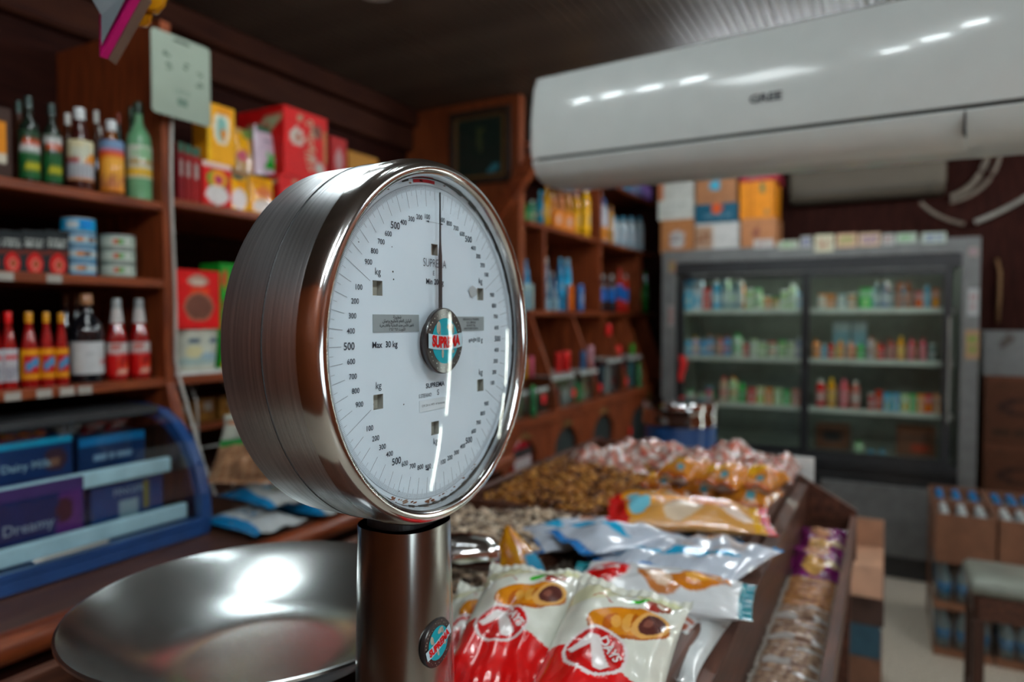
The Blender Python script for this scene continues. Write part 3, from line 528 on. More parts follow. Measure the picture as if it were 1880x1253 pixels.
for i in range(600):
    deg=i*.6; g=(i*10)%1000; L=.0042 if i%5 else .0065
    w=.00022
    if g%100==0 and g: L=.0185 if g!=500 else .0175; w=.0003
    elif g%50==0: L=.0085
    if g==0: L=.038 if i not in (0,300) else .012; w=.0003
    p=pol(deg,.1435);q=pol(deg,.1435-L); seg(*q,*p,w)
    if g%100==0 and g:
        a,b_=pol(deg,.1155 if g!=500 else .117); add_text(mb,str(g),.0062 if g!=500 else .0085,lambda x,y:(X1,a+x,dz+b_+y),ink,bold=.00006 if g!=500 else .00012)
for k in range(180):
    p=pol(k*2,.1440);q=pol(k*2+2,.1440); seg(*p,*q,.0003)
T=lambda s,size,a,b,bold=.00005,c=ink,align='CENTER',sx=1: add_text(mb,s,size,lambda x,y:(X1,a+x,dz+b+y),c,align,bold,sx)
for k in (1,2,4,5): T('kg',.0085,wc[k][0],wc[k][1]+.0135,0)
T('kg',.0085,wc[3][0],wc[3][1]-.0125,0)
T('Max  30 kg',.0075,-.073,.0,.00012); T('Min 200 g',.0072,.0,.056,.00012); T('e=d=10 g',.0070,.072,.0,.0001)
T('SUPREMA',.011,.0,.073,-.00012,sx=.8); T('E',.006,-.002,.064,0)
T('SUPREMA',.0062,.0,-.0400,.00012,sx=1.15); T('S.STEFANO',.0050,-.016,-.0485,0,sx=.8); T('S',.0075,.0045,-.0475,0); T('N.',.005,.022,-.0475,0)
seg(-.013,.111,.013,.111,.0002)
for s in (-1,1): mb.add([(X1,s*.009,dz+.112),(X1,s*.009,dz+.110),(X1,s*.0145,dz+.111)],[(0,1,2)],ink)
for s in (-1,): seg(-.011,-.117,.006,-.117,.0002); mb.add([(X1,-.011,dz-.1155),(X1,-.011,dz-.1185),(X1,-.0165,dz-.117)],[(0,1,2)],ink)
for k in range(7):
    p=[pol(-9+k*18/7*1.0+9,.1462),pol(-9+(k+1)*18/7+9,.1462),pol(-9+(k+1)*18/7+9,.1492),pol(-9+k*18/7+9,.1492)]
    if k<5: mb.add([(X1,a,dz+b_) for a,b_ in p],[(0,1,2,3)],(.45,.06,.07))
rr=random.Random(11)
for k in range(34):   # rust and grime gathered at the foot of the dial
    deg=rr.uniform(150,212) if k<26 else rr.uniform(0,360); rad=rr.uniform(.1455,.1492); a,b_=pol(deg,rad); s=rr.uniform(.0006,.0022)
    pts=[(X1,a+s*rr.uniform(.6,1.5)*math.cos(t)*1.6,dz+b_+s*.5*rr.uniform(.6,1.4)*math.sin(t)) for t in np.linspace(0,6.28,8)[:-1]]; mb.add(pts,[tuple(range(7))],rr.choice([(.22,.10,.06),(.16,.06,.03),(.3,.2,.15)]))
for a,b_,s in [(-.062,.062,.0009),(-.061,.0555,.0008),(-.063,.083,.0006),(-.105,.083,.0006),(-.048,-.053,.0007),(-.085,-.078,.0005),(-.055,-.128,.0006)]:
    mb.add([(X1,a+s*math.cos(t)*rr.uniform(.7,1.6),dz+b_+s*math.sin(t)) for t in np.linspace(0,6.28,7)[:-1]],[tuple(range(6))],(.05,.05,.05))
for s,sz,k in [('0',.009,0),('1',.009,1),('2',.009,2),('3',.009,3),('4',.009,4),('5',.009,5)]:
    a,b_,q=wc[k]; add_text(mb,s,sz,lambda x,y:(-.0050,a-.002+x,dz+b_+y),ink,bold=.0002)
mb.obj('dial_printing',MATTE,sc)
# stickers
mb=MB(); STK=solid((.26,.30,.31),.35,name='silver_sticker')
mb.box(.0002,.0006,-.0885,-.0255,dz+.0105,dz+.0255); o=mb.obj('agent_sticker',STK,sc)
mb=MB()
for s,sz,b_ in [('شوتيرية',.0036,.0234),('الوكيل العام بالخليج وعمان',.0038,.0200),('تلفون فاكس جديد التجارية والقابضة',.0031,.0163),('الكويت ٢٤٣ ٢٤٣١',.0033,.0127)]:
    add_text(mb,arab(s),sz,lambda x,y:(.0009,-.057+x,dz+b_+y),(.02,.025,.03),bold=.00006)
mb.obj('lettering',MATTE,o)
mb=MB(); mb.box(.0002,.0006,.037,.088,dz+.0095,dz+.024); o=mb.obj('maker_sticker',STK,sc)
mb=MB()
for s,sz,b_ in [('WEIGHING & TRADING',.0029,.0212),('S.I.C. SERVICE',.0029,.0180),('KUWAIT TEL.',.0029,.0150),('SAFAT STREET P.O.BOX',.0026,.0120)]:
    add_text(mb,s,sz,lambda x,y:(.0009,.0625+x,dz+b_+y),(.05,.055,.06),bold=.00004)
mb.obj('lettering',MATTE,o)
mb=MB(); mb.box(.0002,.0005,-.025,.020,dz-.063,dz-.0525); o=mb.obj('serial_sticker',solid((.56,.62,.66),.3),sc)
mb=MB(); add_text(mb,'C.M. 231 n. 1972 - di Sambattista',.0028,lambda x,y:(.0008,-.003+x,dz-.0577+y),(.1,.11,.12)); mb.obj('lettering',MATTE,o)
mb=MB(); rr=random.Random(4); mb.add([(.0012,.066+.010*math.cos(t)*rr.uniform(.7,1.1),dz+.0495+.006*math.sin(t)*rr.uniform(.7,1.1)) for t in np.linspace(0,6.28,12)[:-1]],[tuple(range(11))]); mb.obj('tape_scrap',solid((.38,.41,.42),.5),sc)
# pointer, hub emblem, glass
mb=MB(); mb.prism([(-.0023,-.006),(.0023,-.006),(.0022,.080),(.0008,.092),(.00035,.1385),(-.00035,.1385),(-.0008,.092),(-.0022,.080)],lambda p,s:(.0058+.0012*s,p[0],dz+p[1]),(.02,.02,.02)); mb.obj('pointer',solid((.02,.022,.025),.35),sc)
def emblem(org,R,rot,par,word=.0095):
    cr,sr=math.cos(rot),math.sin(rot); P=lambda a,b,x: (org[0]+x,org[1]+a*cr-b*sr,org[2]+a*sr+b*cr)
    e=autosmooth(MB().lathe([(0,-.004),(R*.96,-.004),(R,-.003),(R,.0),(R*.97,.001),(0,.001)],64,(.01,.011,.012),axis='x',org=org).obj('emblem_disc',solid((.012,.012,.013),.3,coat=.3),par),35)
    mb=MB(); mb.add([P(.69*R*math.cos(t),.69*R*math.sin(t),.0013) for t in np.linspace(0,2*PI,49)[:-1]],[tuple(range(48))],(.02,.34,.40))
    for a,b_,ra,rb in [(-.36,.40,.11,.20),(-.30,.18,.05,.12),(.28,.42,.20,.12),(.40,.30,.08,.10),(-.15,-.38,.06,.14),(.40,-.33,.08,.06)]:
        mb.add([P(R*(a+ra*math.cos(t)),R*(b_+rb*math.sin(t)),.0016) for t in np.linspace(0,2*PI,11)[:-1]],[tuple(range(10))],(.42,.40,.34))
    rr=random.Random(2)
    for k in range(34):
        t=2*PI*k/34+rr.uniform(-.05,.05); q=R*rr.uniform(.76,.91); s=R*rr.uniform(.012,.026)
        if abs(math.sin(t))<.25: continue
        mb.add([P(q*math.cos(t)+s*math.cos(f),q*math.sin(t)+s*math.sin(f),.0014) for f in np.linspace(0,2*PI,7)[:-1]],[tuple(range(6))],(.6,.62,.55))
    mb.obj('globe_print',PRINT,e)
    mb=MB(); n=14; top=[];bot=[]
    for k in range(n+1):
        a=-.90+1.80*k/n; top.append((a*R,R*(.17+.09*a*a))); bot.append((a*R,R*(-.27+.10*a*a)))
    mb.add([P(*p,.002) for p in top]+[P(*p,.002) for p in bot],[(k,k+1,n+2+k,n+1+k) for k in range(n)],(.52,.66,.72)); mb.obj('banner',PRINT,e)
    mb=MB(); add_text(mb,'SUPREMA',R*.40,lambda x,y:P(x*.86,y*1.1+R*(-.06+.10*(x/R)**2),.0025),(.55,.012,.03),bold=R*.022); mb.obj('lettering',PRINT,e)
emblem((.0105,0,dz+.0015),.0305,0,sc)
autosmooth(MB().lathe([(.024,.0003),(.024,.006),(.0,.006)],32,axis='x',org=(0,0,dz)).obj('hub',DARK,sc),35)
gl=MB(); prof=[(.1512*math.sin(t)/math.sin(.22),.0118+.0085*(math.cos(t)-math.cos(.22))/(1-math.cos(.22))) for t in np.linspace(.22,.0001,14)]
GD=thin_glass('dial_glass',(.96,.985,.99),1.15,.015); gl.lathe(prof,96,axis='x',org=(0,0,dz),cap=False).obj('dial_glass',GD,sc,smooth=True)
# column, base, pan
def superc(cx,cy,hx,hy,z,n=48,e=2.7):
    return [(cx+hx*math.copysign(abs(math.cos(t))**(2/e),math.cos(t)),cy+hy*math.copysign(abs(math.sin(t))**(2/e),math.sin(t)),z) for t in [2*PI*k/n for k in range(n)]]
mb=MB(); cx=-.407-DX; rings=[]
zs=[.045,.15,.25,.313]; hx=[.0445,.0425,.0410,.0398]; hy=[.0480,.0455,.0435,.0420]; v=[]
for z,a,b_ in zip(zs,hx,hy): v+=superc(cx,0,a,b_,z)
n=48; f=[(k*n+i,k*n+(i+1)%n,(k+1)*n+(i+1)%n,(k+1)*n+i) for k in range(3) for i in range(n)]+[tuple(reversed(range(n)))]
mb.add(v,f); autosmooth(mb.obj('column',COLM,sc),50)
mb=MB(); v=superc(cx,0,.030,.036,.3135)+superc(cx,0,.030,.036,.330); mb.add(v,[(i,(i+1)%n,n+(i+1)%n,n+i) for i in range(n)]); mb.obj('neck_gasket',DARK,sc)
pe=on(0,-.3655,802,1180); emblem((-.3650-DX,pe[1]-DY,pe[2]-ZT),.0225,.32,sc)
mb=MB(); mb.box(-.42,.01,-.10,.125,.0045,.046,b=.01); mb.obj('base',DRUM,sc)
autosmooth(MB().lathe([(0,.046),(.035,.046),(.03,.080),(.06,.083),(0,.084)],24,org=(-.685-DX,.602-DY,0)).obj('pan_support',BEZ,sc),35)
for a,b_ in [(-.40,-.08),(-.40,.105),(-.01,-.08),(-.01,.105)]: MB().lathe([(.014,0),(.016,.0045)],12,org=(a,b_,0)).obj('foot',DARK,sc)
zp=1.19-ZT
prof=[(0,-.072),(.085,-.072),(.110,-.0695),(.140,-.058),(.175,-.036),(.200,-.016),(.2150,-.003),(.2175,0),(.2205,-.001),(.2205,-.004),(.2175,-.0045),(.2020,-.018),(.177,-.0385),(.141,-.0605),(.110,-.0715),(0,-.0738)]
prof=[(r*1.005,z) for r,z in prof]
p=MB().lathe(prof,128,axis='z',org=(-.685-DX,.602-DY,zp)).obj('pan',PANS,sc); autosmooth(p,60)
# ================================================================ GOODS COUNTER
tb=thing('goods_display_counter','low wooden display counter filled with seeds and snack packs in the middle of the shop','counter',(-.61,.2,0))
tx=lambda x:x+.61
ty=lambda y:y-.2
MB().box(tx(-.96),tx(-.255),ty(.2),ty(2.42),1.0,1.03,b=.003).obj('board',OLDW,tb)
for x0,x1,y0,y1 in [(-.975,-.955,.2,2.44),(-.26,-.235,.66,2.44),(-.955,-.26,2.42,2.44)]: MB().box(tx(x0),tx(x1),ty(y0),ty(y1),.98,1.085,b=.004).obj('rim_board',OLDW,tb)
MB().box(tx(-.955),tx(-.262),ty(1.50),ty(1.515),1.03,1.075).obj('divider',OLDW,tb); MB().box(tx(-.60),tx(-.59),ty(.72),ty(1.50),1.03,1.07).obj('divider',OLDW,tb)
MB().box(tx(-.94),tx(-.29),ty(.3),ty(2.40),.10,.998).obj('carcass',DARKW,tb)
for y in (.66,1.10,1.54,1.98,2.40): MB().box(tx(-.275),tx(-.240),ty(y-.02),ty(y+.02),.0,.979,b=.003).obj('post',OLDW,tb)
for y in (.68,1.12,1.56,2.0): MB().box(tx(-.268),tx(-.262),ty(y+.002),ty(y+.398),.10,.975).obj('side_pane',thin_glass('dusty_pane',(.45,.48,.46),1.6,.08) if y==.68 else bpy.data.materials['dusty_pane'],tb)
# seeds and nuts: heaps nobody could count
def heap(name,label,x0,x1,y0,y1,zf,n,size,cols,seed,mound=None):
    R=np.random.RandomState(seed); k=6
    base=[(0,0,1.),(0,0,-1.)]+[(.42*math.cos(2*PI*i/5),.34*math.sin(2*PI*i/5),0.) for i in range(5)]
    bf=[(0,2+i,2+(i+1)%5) for i in range(5)]+[(1,2+(i+1)%5,2+i) for i in range(5)]
    V=np.array(base); vs=[];cs=[];fs=[]
    G=26; gx=np.linspace(x0,x1,G);gy=np.linspace(y0,y1,G); 
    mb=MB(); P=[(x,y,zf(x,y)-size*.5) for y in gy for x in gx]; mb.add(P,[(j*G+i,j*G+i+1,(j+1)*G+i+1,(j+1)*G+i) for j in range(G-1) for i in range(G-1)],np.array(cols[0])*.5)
    for q in range(n):
        x=R.uniform(x0+.006,x1-.006);y=R.uniform(y0+.006,y1-.006);s=size*R.uniform(.45,.65); z=zf(x,y)-size*.18+R.uniform(-.2,.35)*size
        th,ph=R.uniform(0,2*PI),PI/2+R.uniform(-.7,.7); M=Matrix.Rotation(th,3,'Z')@Matrix.Rotation(ph,3,'X')
        A=V@np.array(M).T*s+np.array([x,y,z]); c=np.array(cols[R.randint(len(cols))])*R.uniform(.75,1.2); fs+=[tuple(a+len(mb.v)+len(vs)*0 for a in f) for f in []]
        mb.add(A,bf,np.clip(c,0,1))
    o=mb.obj(name,MATTE2,None,smooth=True); return tag(o,label,'nuts',kind='stuff')
MATTE2=printed(.5,.1,'shell_surface')
zf1=lambda x,y:1.055+.035*math.exp(-((x+.74)/.16)**2-((y-1.12)/.35)**2)+.006*math.sin(17*x+9*y)
heap('sunflower_seeds','grey striped sunflower seeds heaped in the near left bin beside the scale',-.950,-.602,.73,1.498,zf1,3000,.033,[(.58,.46,.34),(.24,.18,.14),(.78,.66,.52),(.07,.055,.045),(.62,.50,.38)],1)
zf2=lambda x,y:1.062+.055*math.exp(-((x+.74)/.16)**2-((y-1.85)/.28)**2)+.006*math.sin(15*x+8*y)
heap('almond_heap','brown almonds heaped behind the grey seeds',-.950,-.60,1.517,2.10,zf2,1900,.034,[(.40,.18,.06),(.26,.11,.04),(.52,.27,.10),(.12,.05,.025)],2)
zf3=lambda x,y:1.045
heap('pumpkin_seeds','thin layer of grey seeds under the snack packs in the right bin',-.588,-.262,1.0,1.498,zf3,900,.018,[(.20,.17,.14),(.28,.24,.2)],3)
# steel scoop
p0=on(2,1.130,826,1022)
s=thing('steel_scoop','shiny rounded steel scoop lying on the grey seeds behind the scale column','scoop',(p0[0],p0[1],1.100),YAW+.10)
n=24;v=[]
PR=[(-.075,.030,.026),(-.04,.038,.032),(.02,.041,.035),(.060,.037,.033),(.082,.029,.030),(.086,.022,.028),(.085,.002,.027)]
for k,(x,r,z) in enumerate(PR): v+=[(x,r*math.cos(t),z+r*.85*math.sin(t)) for t in np.linspace(0,2*PI,n+1)[:-1]]
mb=MB().add(v,[(k*n+i,(k+1)*n+i,(k+1)*n+(i+1)%n,k*n+(i+1)%n) for k in range(6) for i in range(n)]+[tuple(range(6*n,7*n)),tuple(reversed(range(n)))]); autosmooth(mb.obj('bowl',BEZ,s),50)
autosmooth(MB().lathe([(0,-.20),(.009,-.20),(.011,-.19),(.010,-.095),(.016,-.075)],14,axis='x',org=(0,0,.026)).obj('handle',BEZ,s),40)
# ---- snack packs
RED=(.62,.008,.012); W_=(.74,.76,.68)
def seven(cu,cv,ru,rv,croi=True,bgc=W_):
    """print of a croissant pack: red foot, oval badge, filled croissant, nuts"""
    o=[('bg',bgc)]
    o+=[('ell',.25,.84,.30,.08,.3,(.70,.70,.50)),('ell',.75,.92,.18,.05,.2,(.66,.68,.45))]
    o+=[('fn',lambda U,V:V<cv-.03+.05*np.cos((U-.2)*4.2),RED)]
    X,Y=cu+.19,cv+.215
    o+=[('ell',X-.02,Y,.34,.108,.16,(.42,.13,.02)),('ell',X-.03,Y+.008,.32,.092,.16,(.62,.25,.05)),('ell',X-.16,Y-.025,.07,.045,.9,(.42,.12,.02)),('ell',X-.12,Y-.012,.04,.045,.7,(.72,.38,.12)),('ell',X-.02,Y+.006,.05,.065,.3,(.74,.40,.13)),('ell',X+.03,Y+.012,.03,.065,.3,(.42,.13,.03)),('ell',X+.16,Y+.035,.155,.085,.4,(.70,.40,.16)),('ell',X+.17,Y+.038,.11,.064,.4,(.09,.03,.025)),('ell',X+.14,Y+.036,.04,.024,.4,(.20,.08,.06))]
    o+=[('ell',X+.02,Y+.185,.06,.022,.6,(.03,.40,.03)),('ell',X-.05,Y+.16,.05,.020,.3,(.05,.45,.04)),('ell',X+.13,Y+.19,.08,.032,0,(.28,.06,.04)),('ell',X+.19,Y+.22,.06,.035,0,(.30,.10,.06)),('ell',X+.17,Y+.215,.035,.018,0,(.78,.72,.62)),('ell',X+.12,Y+.155,.06,.030,.3,(.35,.04,.03))]
    o+=[('fn',lambda U,V:(abs(V-Y-.13-.03*np.sin(U*26))<.004)&(U>X-.40)&(U<X-.20),(.40,.04,.03))]
    o+=[('ell',cu,cv,ru,rv,0,(.80,.76,.74)),('ell',cu,cv,ru*.89,rv*.89,0,(.50,.006,.012))]
    P=[(-.84,-.10),(-.38,.66),(-.04,.66),(.56,-.44),(.36,-.70),(.12,-.68),(-.22,.30),(-.64,-.26)]
    o+=[('poly',[(cu+x*ru,cv+y*rv) for x,y in P],(.82,.78,.76))]
    return o
def stk(cu,cv,ru,rv,word): return [(word,.0165,cu+ru*.40,cv+rv*.26,-.76,1.0,(.82,.78,.76),.0005)]
def pk(px,py,Z,rz,w,l,t,label,ops,seed,lift=0,tilt=(0,0),let=None,group=None,**k):
    p=on(2,Z+t*.7,px,py); return pack('snack_pack',label,'snack pack',(p[0],p[1],Z+lift),(tilt[0],tilt[1],rz),w,l,t,ops,seed,group,lettering=let,**k)
g7='white and red croissant packs'
BD=(.42,.42,.27,.125); BE=(.44,.44,.27,.135)
g7='white and red croissant packs'
pk(872,1150,1.058,.22,.135,.27,.060,'croissant pack mostly hidden behind the scale column, red badge showing',seven(.46,.40,.27,.125),21,let=stk(.46,.40,.27,.125,'DAYS'),tilt=(.22,0),group=g7,nu=60,nv=90,amp=.006)
pk(952,1122,1.100,.20,.152,.265,.070,'large white and red croissant pack with badge 7, the left one in front',seven(*BD),22,let=stk(*BD,'DAYS'),tilt=(.34,0),group=g7,nu=100,nv=160,amp=.0055)
pk(1040,1150,1.060,.10,.135,.26,.045,'croissant pack squeezed between and below the two large front packs',seven(.45,.38,.26,.12),23,let=stk(.45,.38,.26,.12,'DAYS'),tilt=(.20,0),group=g7,nu=60,nv=90,amp=.006)
pk(1112,1178,1.100,.10,.158,.285,.072,'large white and red croissant pack with badge 7, the right one at the counter edge',seven(*BE),24,let=stk(*BE,'DAYS'),tilt=(.34,.10),group=g7,nu=100,nv=160,amp=.0055)
def mini(bgc,edge,foot,badge=True):
    o=[('bg',bgc),('fn',lambda U,V:(V>.93),edge),('rect',0,0,1,.09,foot)]
    if badge: o+=[('ell',.5,.24,.40,.14,0,(.8,.76,.74)),('ell',.5,.24,.36,.12,0,(.60,.01,.015)),('poly',[(.30,.30),(.36,.34),(.62,.30),(.60,.24),(.42,.14),(.36,.16),(.52,.27)],(.8,.78,.76))]
    o+=[('ell',.62,.52,.28,.11,.2,(.50,.20,.08)),('ell',.62,.52,.20,.07,.2,(.70,.52,.38)),('ell',.42,.74,.34,.13,-.2,(.55,.20,.03)),('ell',.40,.75,.24,.08,-.2,(.78,.40,.10)),('ell',.40,.75,.10,.06,-.2,(.5,.16,.03))]
    return o
TEAL=(.01,.22,.26)
pk(1205,1062,1.075,-1.45,.155,.31,.06,'white croissant pack with teal ends and a red badge lying across the counter',mini((.72,.75,.76),TEAL,TEAL),25,nu=60,nv=110)
pk(1150,1100,1.05,-1.15,.14,.29,.045,'white and brown croissant pack partly under the teal-ended pack',mini((.66,.66,.66),(.34,.18,.12),(.50,.02,.03)),26,nu=50,nv=80)
pk(1235,1140,1.045,-.05,.15,.30,.05,'crumpled white pack low at the counter edge under the right front pack',[('bg',(.62,.66,.66)),('scrib',.2,.2,.8,.9,9,3,(.35,.12,.08))],27)
def blu_(s): return [('bg',(.56,.62,.70)),('rect',0,0,1,.07,(.03,.20,.50)),('rect',0,.94,1,1,(.03,.25,.50)),('poly',[(.1,.18),(.62,.30),(.9,.46),(.5,.42),(.15,.34)],(.05,.38,.62)),('ell',.5,.78,.42,.12,.3,(.50,.22,.12)),('ell',.52,.74,.36,.10,.3,(.62,.64,.68)),('scrib',.25,.48,.85,.66,3,s,(.48,.52,.60))]
gb='white and blue snack packs'
for i,(px,py,zz,rz,lb) in enumerate([(1060,968,1.06,-.75,'white and blue pack, leftmost, its corner over the grey seeds'),(1135,968,1.085,-.62,'white and blue pack lying second from the left'),(1210,1005,1.065,-.30,'white and blue pack, third from the left above the teal-ended pack'),(1308,1010,1.085,-.22,'white and blue pack, rightmost at the counter edge')]):
    pk(px,py,zz,rz,.17,.25,.05,lb,blu_(i),30+i,group=gb,nu=46,nv=64)
pk(1300,1060,1.06,.25,.12,.22,.04,'pale blue crumpled pack hanging at the counter edge beside the teal end',[('bg',(.52,.62,.68)),('rect',0,0,1,.2,(.03,.25,.55)),('rect',0,.8,1,1,(.1,.4,.55))],35)
hot=[('bg',(.66,.36,.14)),('rect',0,0,1,.16,(.55,.01,.02)),('ell',.5,.20,.45,.09,0,(.75,.35,.03)),('ell',.62,.20,.22,.07,0,(.25,.60,.72)),('ell',.3,.42,.30,.12,.4,(.75,.36,.10)),('ell',.7,.50,.28,.12,-.3,(.80,.66,.50)),('ell',.4,.64,.30,.12,.2,(.62,.20,.05)),('ell',.72,.76,.20,.09,.5,(.85,.70,.60)),('rect',0,.88,1,.94,(.70,.40,.04)),('rect',0,.94,1,1,(.5,.01,.03))]
pk(1262,930,1.10,-1.32,.18,.34,.065,'red and yellow bun pack lying across between the blue packs and orange packets',hot,40,nu=50,nv=80)
pk(1225,912,1.06,-1.20,.16,.30,.05,'second bun pack underneath, its red end showing at the left',hot,41)
og=lambda s:[('bg',(.60,.25,.07)),('rect',0,.0,1,.08,(.40,.10,.03)),('rect',0,.92,1,1,(.40,.10,.03)),('ell',.4,.35,.32,.16,.3,(.74,.42,.08)),('ell',.62,.68,.30,.14,.3,(.66,.38,.24)),('ell',.2,.6,.12,.2,.3,(.45,.14,.05)),('scrib',.1,.45,.9,.6,2,s,(.60,.18,.06)),('rect',.55,.1,.75,.2,(.1,.30,.35))]
for i,(px,py,zz,rz,w,l,lb) in enumerate([(1232,872,1.07,-.3,.13,.2,'front left'),(1302,884,1.075,-.22,.13,.21,'front middle'),(1378,896,1.08,-.1,.14,.22,'front right'),(1265,850,1.12,-.4,.12,.18,'rear left'),(1340,862,1.125,-.3,.12,.18,'rear middle'),(1400,866,1.12,-.2,.11,.18,'rear right')]):
    pk(px,py,zz,rz,w*.86,l*.86,.075,'orange savoury packet, %s of the six in the far bin'%lb,og(i),50+i,group='orange savoury packets',nu=26,nv=34)
sw=lambda s:[('bg',(.42,.28,.24)),('fn',lambda U,V:(np.sin(U*31+s)*np.sin(V*27+s)>.25),(.60,.22,.16)),('fn',lambda U,V:(np.sin(U*23+2*s)*np.sin(V*37)>.5),(.70,.66,.62)),('fn',lambda U,V:(np.sin(U*29+2*s)*np.sin(V*33+1)>.7),(.35,.02,.02))]
for i,(px,py,w,l,rz,lb) in enumerate([(1110,838,.22,.26,.6,'leftmost behind the almonds'),(1185,822,.26,.28,.2,'wide one second from the left'),(1262,838,.16,.2,-.1,'red one in the middle'),(1345,832,.24,.26,-.2,'second from the right'),(1412,850,.16,.26,0,'rightmost in the far corner')]):
    pk(px,py,1.06,rz,w,l,.09,'clear bag of wrapped red and white sweets, %s'%lb,sw(i),60+i,group='clear bags of sweets at the far end of the counter',nu=30,nv=34,amp=.02)
# golden upright bag
p=on(2,1.07,950,1055)
g=thing('golden_snack_bag','small golden cone-shaped snack bag with a blue side, upright on the seeds','snack bag',(p[0],p[1],1.062),.35)
mb=MB(); n=24; k=16; v=[];c=[]
for j in range(k+1):
    t=j/k; 
    for i in range(n):
        a=2*PI*i/n; rx=.052*(1-.93*t**1.4)*(1+.10*math.sin(3*a+4*t)); ry=.042*(1-t**1.2)*(1+.08*math.sin(5*a))+.002
        if t<.08: rx*=.8;ry*=.8
        v.append((rx*math.cos(a)-.018*t*t,ry*math.sin(a),.098*t)); 
        c.append((.05,.30,.48) if (-1.0<((a+PI)%(2*PI)-PI)<.1 and t<.55 and t>.12) else ((.50,.20,.02) if math.sin(5*a+9*t)>0 else (.66,.33,.04)))
mb.add(v,[(j*n+i,j*n+(i+1)%n,(j+1)*n+(i+1)%n,(j+1)*n+i) for j in range(k) for i in range(n)]+[tuple(reversed(range(n)))],c); mb.obj('wrapper',FOIL,g,smooth=True)
# ================================================================ COOKIE TRAY on the aisle side
tr=thing('wooden_tray','narrow worn wooden tray clamped along the aisle side of the counter, holding biscuit bars','tray',(-.16,.7,0))
def brd(poly,y0,y1,name='side_board'): MB().prism(poly,lambda p,s:(p[0]+.16,(y0,y1)[s]-.7,p[1]),(.5,.5,.5)).obj(name,OLDW,tr)
brd([(-.232,.90),(-.205,.89),(-.200,1.052),(-.228,1.060)],.75,2.2); brd([(-.092,.845),(-.075,.845),(-.068,.968),(-.085,.975)],.75,2.2)
brd([(-.204,.876),(-.09,.846),(-.092,.862),(-.206,.892)],.75,2.2,'bottom_board'); brd([(-.232,.88),(-.07,.84),(-.070,.985),(-.228,1.075)],2.2005,2.222,'end_board'); brd([(-.232,.88),(-.07,.84),(-.070,.965),(-.228,1.045)],.735,.7495,'end_board')
for y in (.9,2.1): MB().box(.01,.08,y-.7,y-.66,0,.842).obj('leg',OLDW,tr)
tl=-.25
for i,(y,lb) in enumerate([(2.04,'far one touching the tray end'),(1.86,'near one beside the biscuit bars')]):
    pack('biscuit_pack','purple biscuit pack with pictured cookies, %s'%lb,'biscuit pack',(-.145,y,.905),(0,.25,-1.42),.16,.125,.055,[('bg',(.20,.015,.14)),('ell',.3,.5,.2,.25,0,(.62,.35,.22)),('ell',.72,.4,.2,.22,0,(.70,.42,.16)),('scrib',.35,.6,.7,.9,2,i,(.5,.35,.45)),('ell',.7,.75,.12,.15,0,(.75,.6,.4))],70+i,'purple biscuit packs',nu=30,nv=30)
YB=np.linspace(1.735,.93,24)
for i,y in enumerate(YB):
    c0=(.30,.15,.08) if i<5 else (.26,.17,.13); c1=(.46,.24,.12) if i<5 else (.42,.30,.22)
    ops=[('bg',c0),('fn',lambda U,V:abs(U-.5)<.30,c1),('fn',lambda U,V:(abs(U-.5)<.30)&(np.sin(V*38+i)>.55),c0),('fn',lambda U,V:(U>.74)&(np.sin(V*9+2*i)>-.3),(.62,.61,.58) if i>3 else c1),('rect',0,0,1,.05,(.5,.47,.42)),('rect',0,.95,1,1,(.5,.47,.42))]
    pack('biscuit_bar','clear-wrapped brown biscuit bar, %s from the purple packs in the tray'%ORD[i],'biscuit bar',(-.145,y,.900+(.006 if i%3==0 else 0)),(0,.25,-1.57+.05*((i*5)%3-1)),.037,.118,.034,ops,80+i,'clear-wrapped biscuit bars in the tray',nu=16,nv=22,crimp=.04,amp=.003)
# ================================================================ FAR SHELF UNIT
XG=-1.65
fu=thing('wooden_shelf_unit','reddish brown wooden shelving with slanted bins and arched cabinet doors left of the fridge','shelving',(-2.05,3.21,0))
fx=lambda x:x+2.05
fy=lambda y:y-3.21
ZC,ZM,ZT2,ZU=1.07,1.585,2.055,2.46; YE=5.40
for z in (ZM,ZT2,ZU): MB().box(fx(-2.04),fx(XG),fy(3.21),fy(YE),z-.028,z,b=.004).obj('shelf',WOOD,fu)
MB().box(fx(-2.05),fx(-2.035),fy(3.21),fy(YE),0,2.68).obj('back_panel',DARKW,fu)
MB().prism([(fx(-2.035),fy(3.21)),(fx(-1.64),fy(3.21)),(fx(-1.64),fy(2.62)),(fx(-1.47),fy(2.62)),(fx(-1.47),fy(YE)),(fx(-2.035),fy(YE))],lambda p,s:(p[0],p[1],(ZC-.05,ZC)[s])).obj('worktop',WOOD,fu)
def uprights(y,z0,z1): MB().box(fx(-2.034),fx(XG-.002),fy(y-.014),fy(y+.014),z0,z1,b=.003).obj('upright',WOODV,fu)
yA=on(0,XG,1001,470)[1]; yB=on(0,XG,1104,480)[1]
for y in (yB,): uprights(y,ZT2+.001,ZU-.029)
for y in (yA,yB,on(0,XG,1178,480)[1]): uprights(y,ZM+.001,ZT2-.029)
for px in (975,1052,1110,1150,1185):
    y=on(0,XG,px,575)[1]
    MB().prism([(fx(-2.034),ZC+.001),(fx(-1.49),ZC+.001),(fx(-1.50),ZC+.09),(fx(XG),ZM-.03),(fx(-2.034),ZM-.03)],lambda p,s:(p[0],fy(y+(-.013,.013)[s]),p[1])).obj('bin_divider',WOODV,fu)
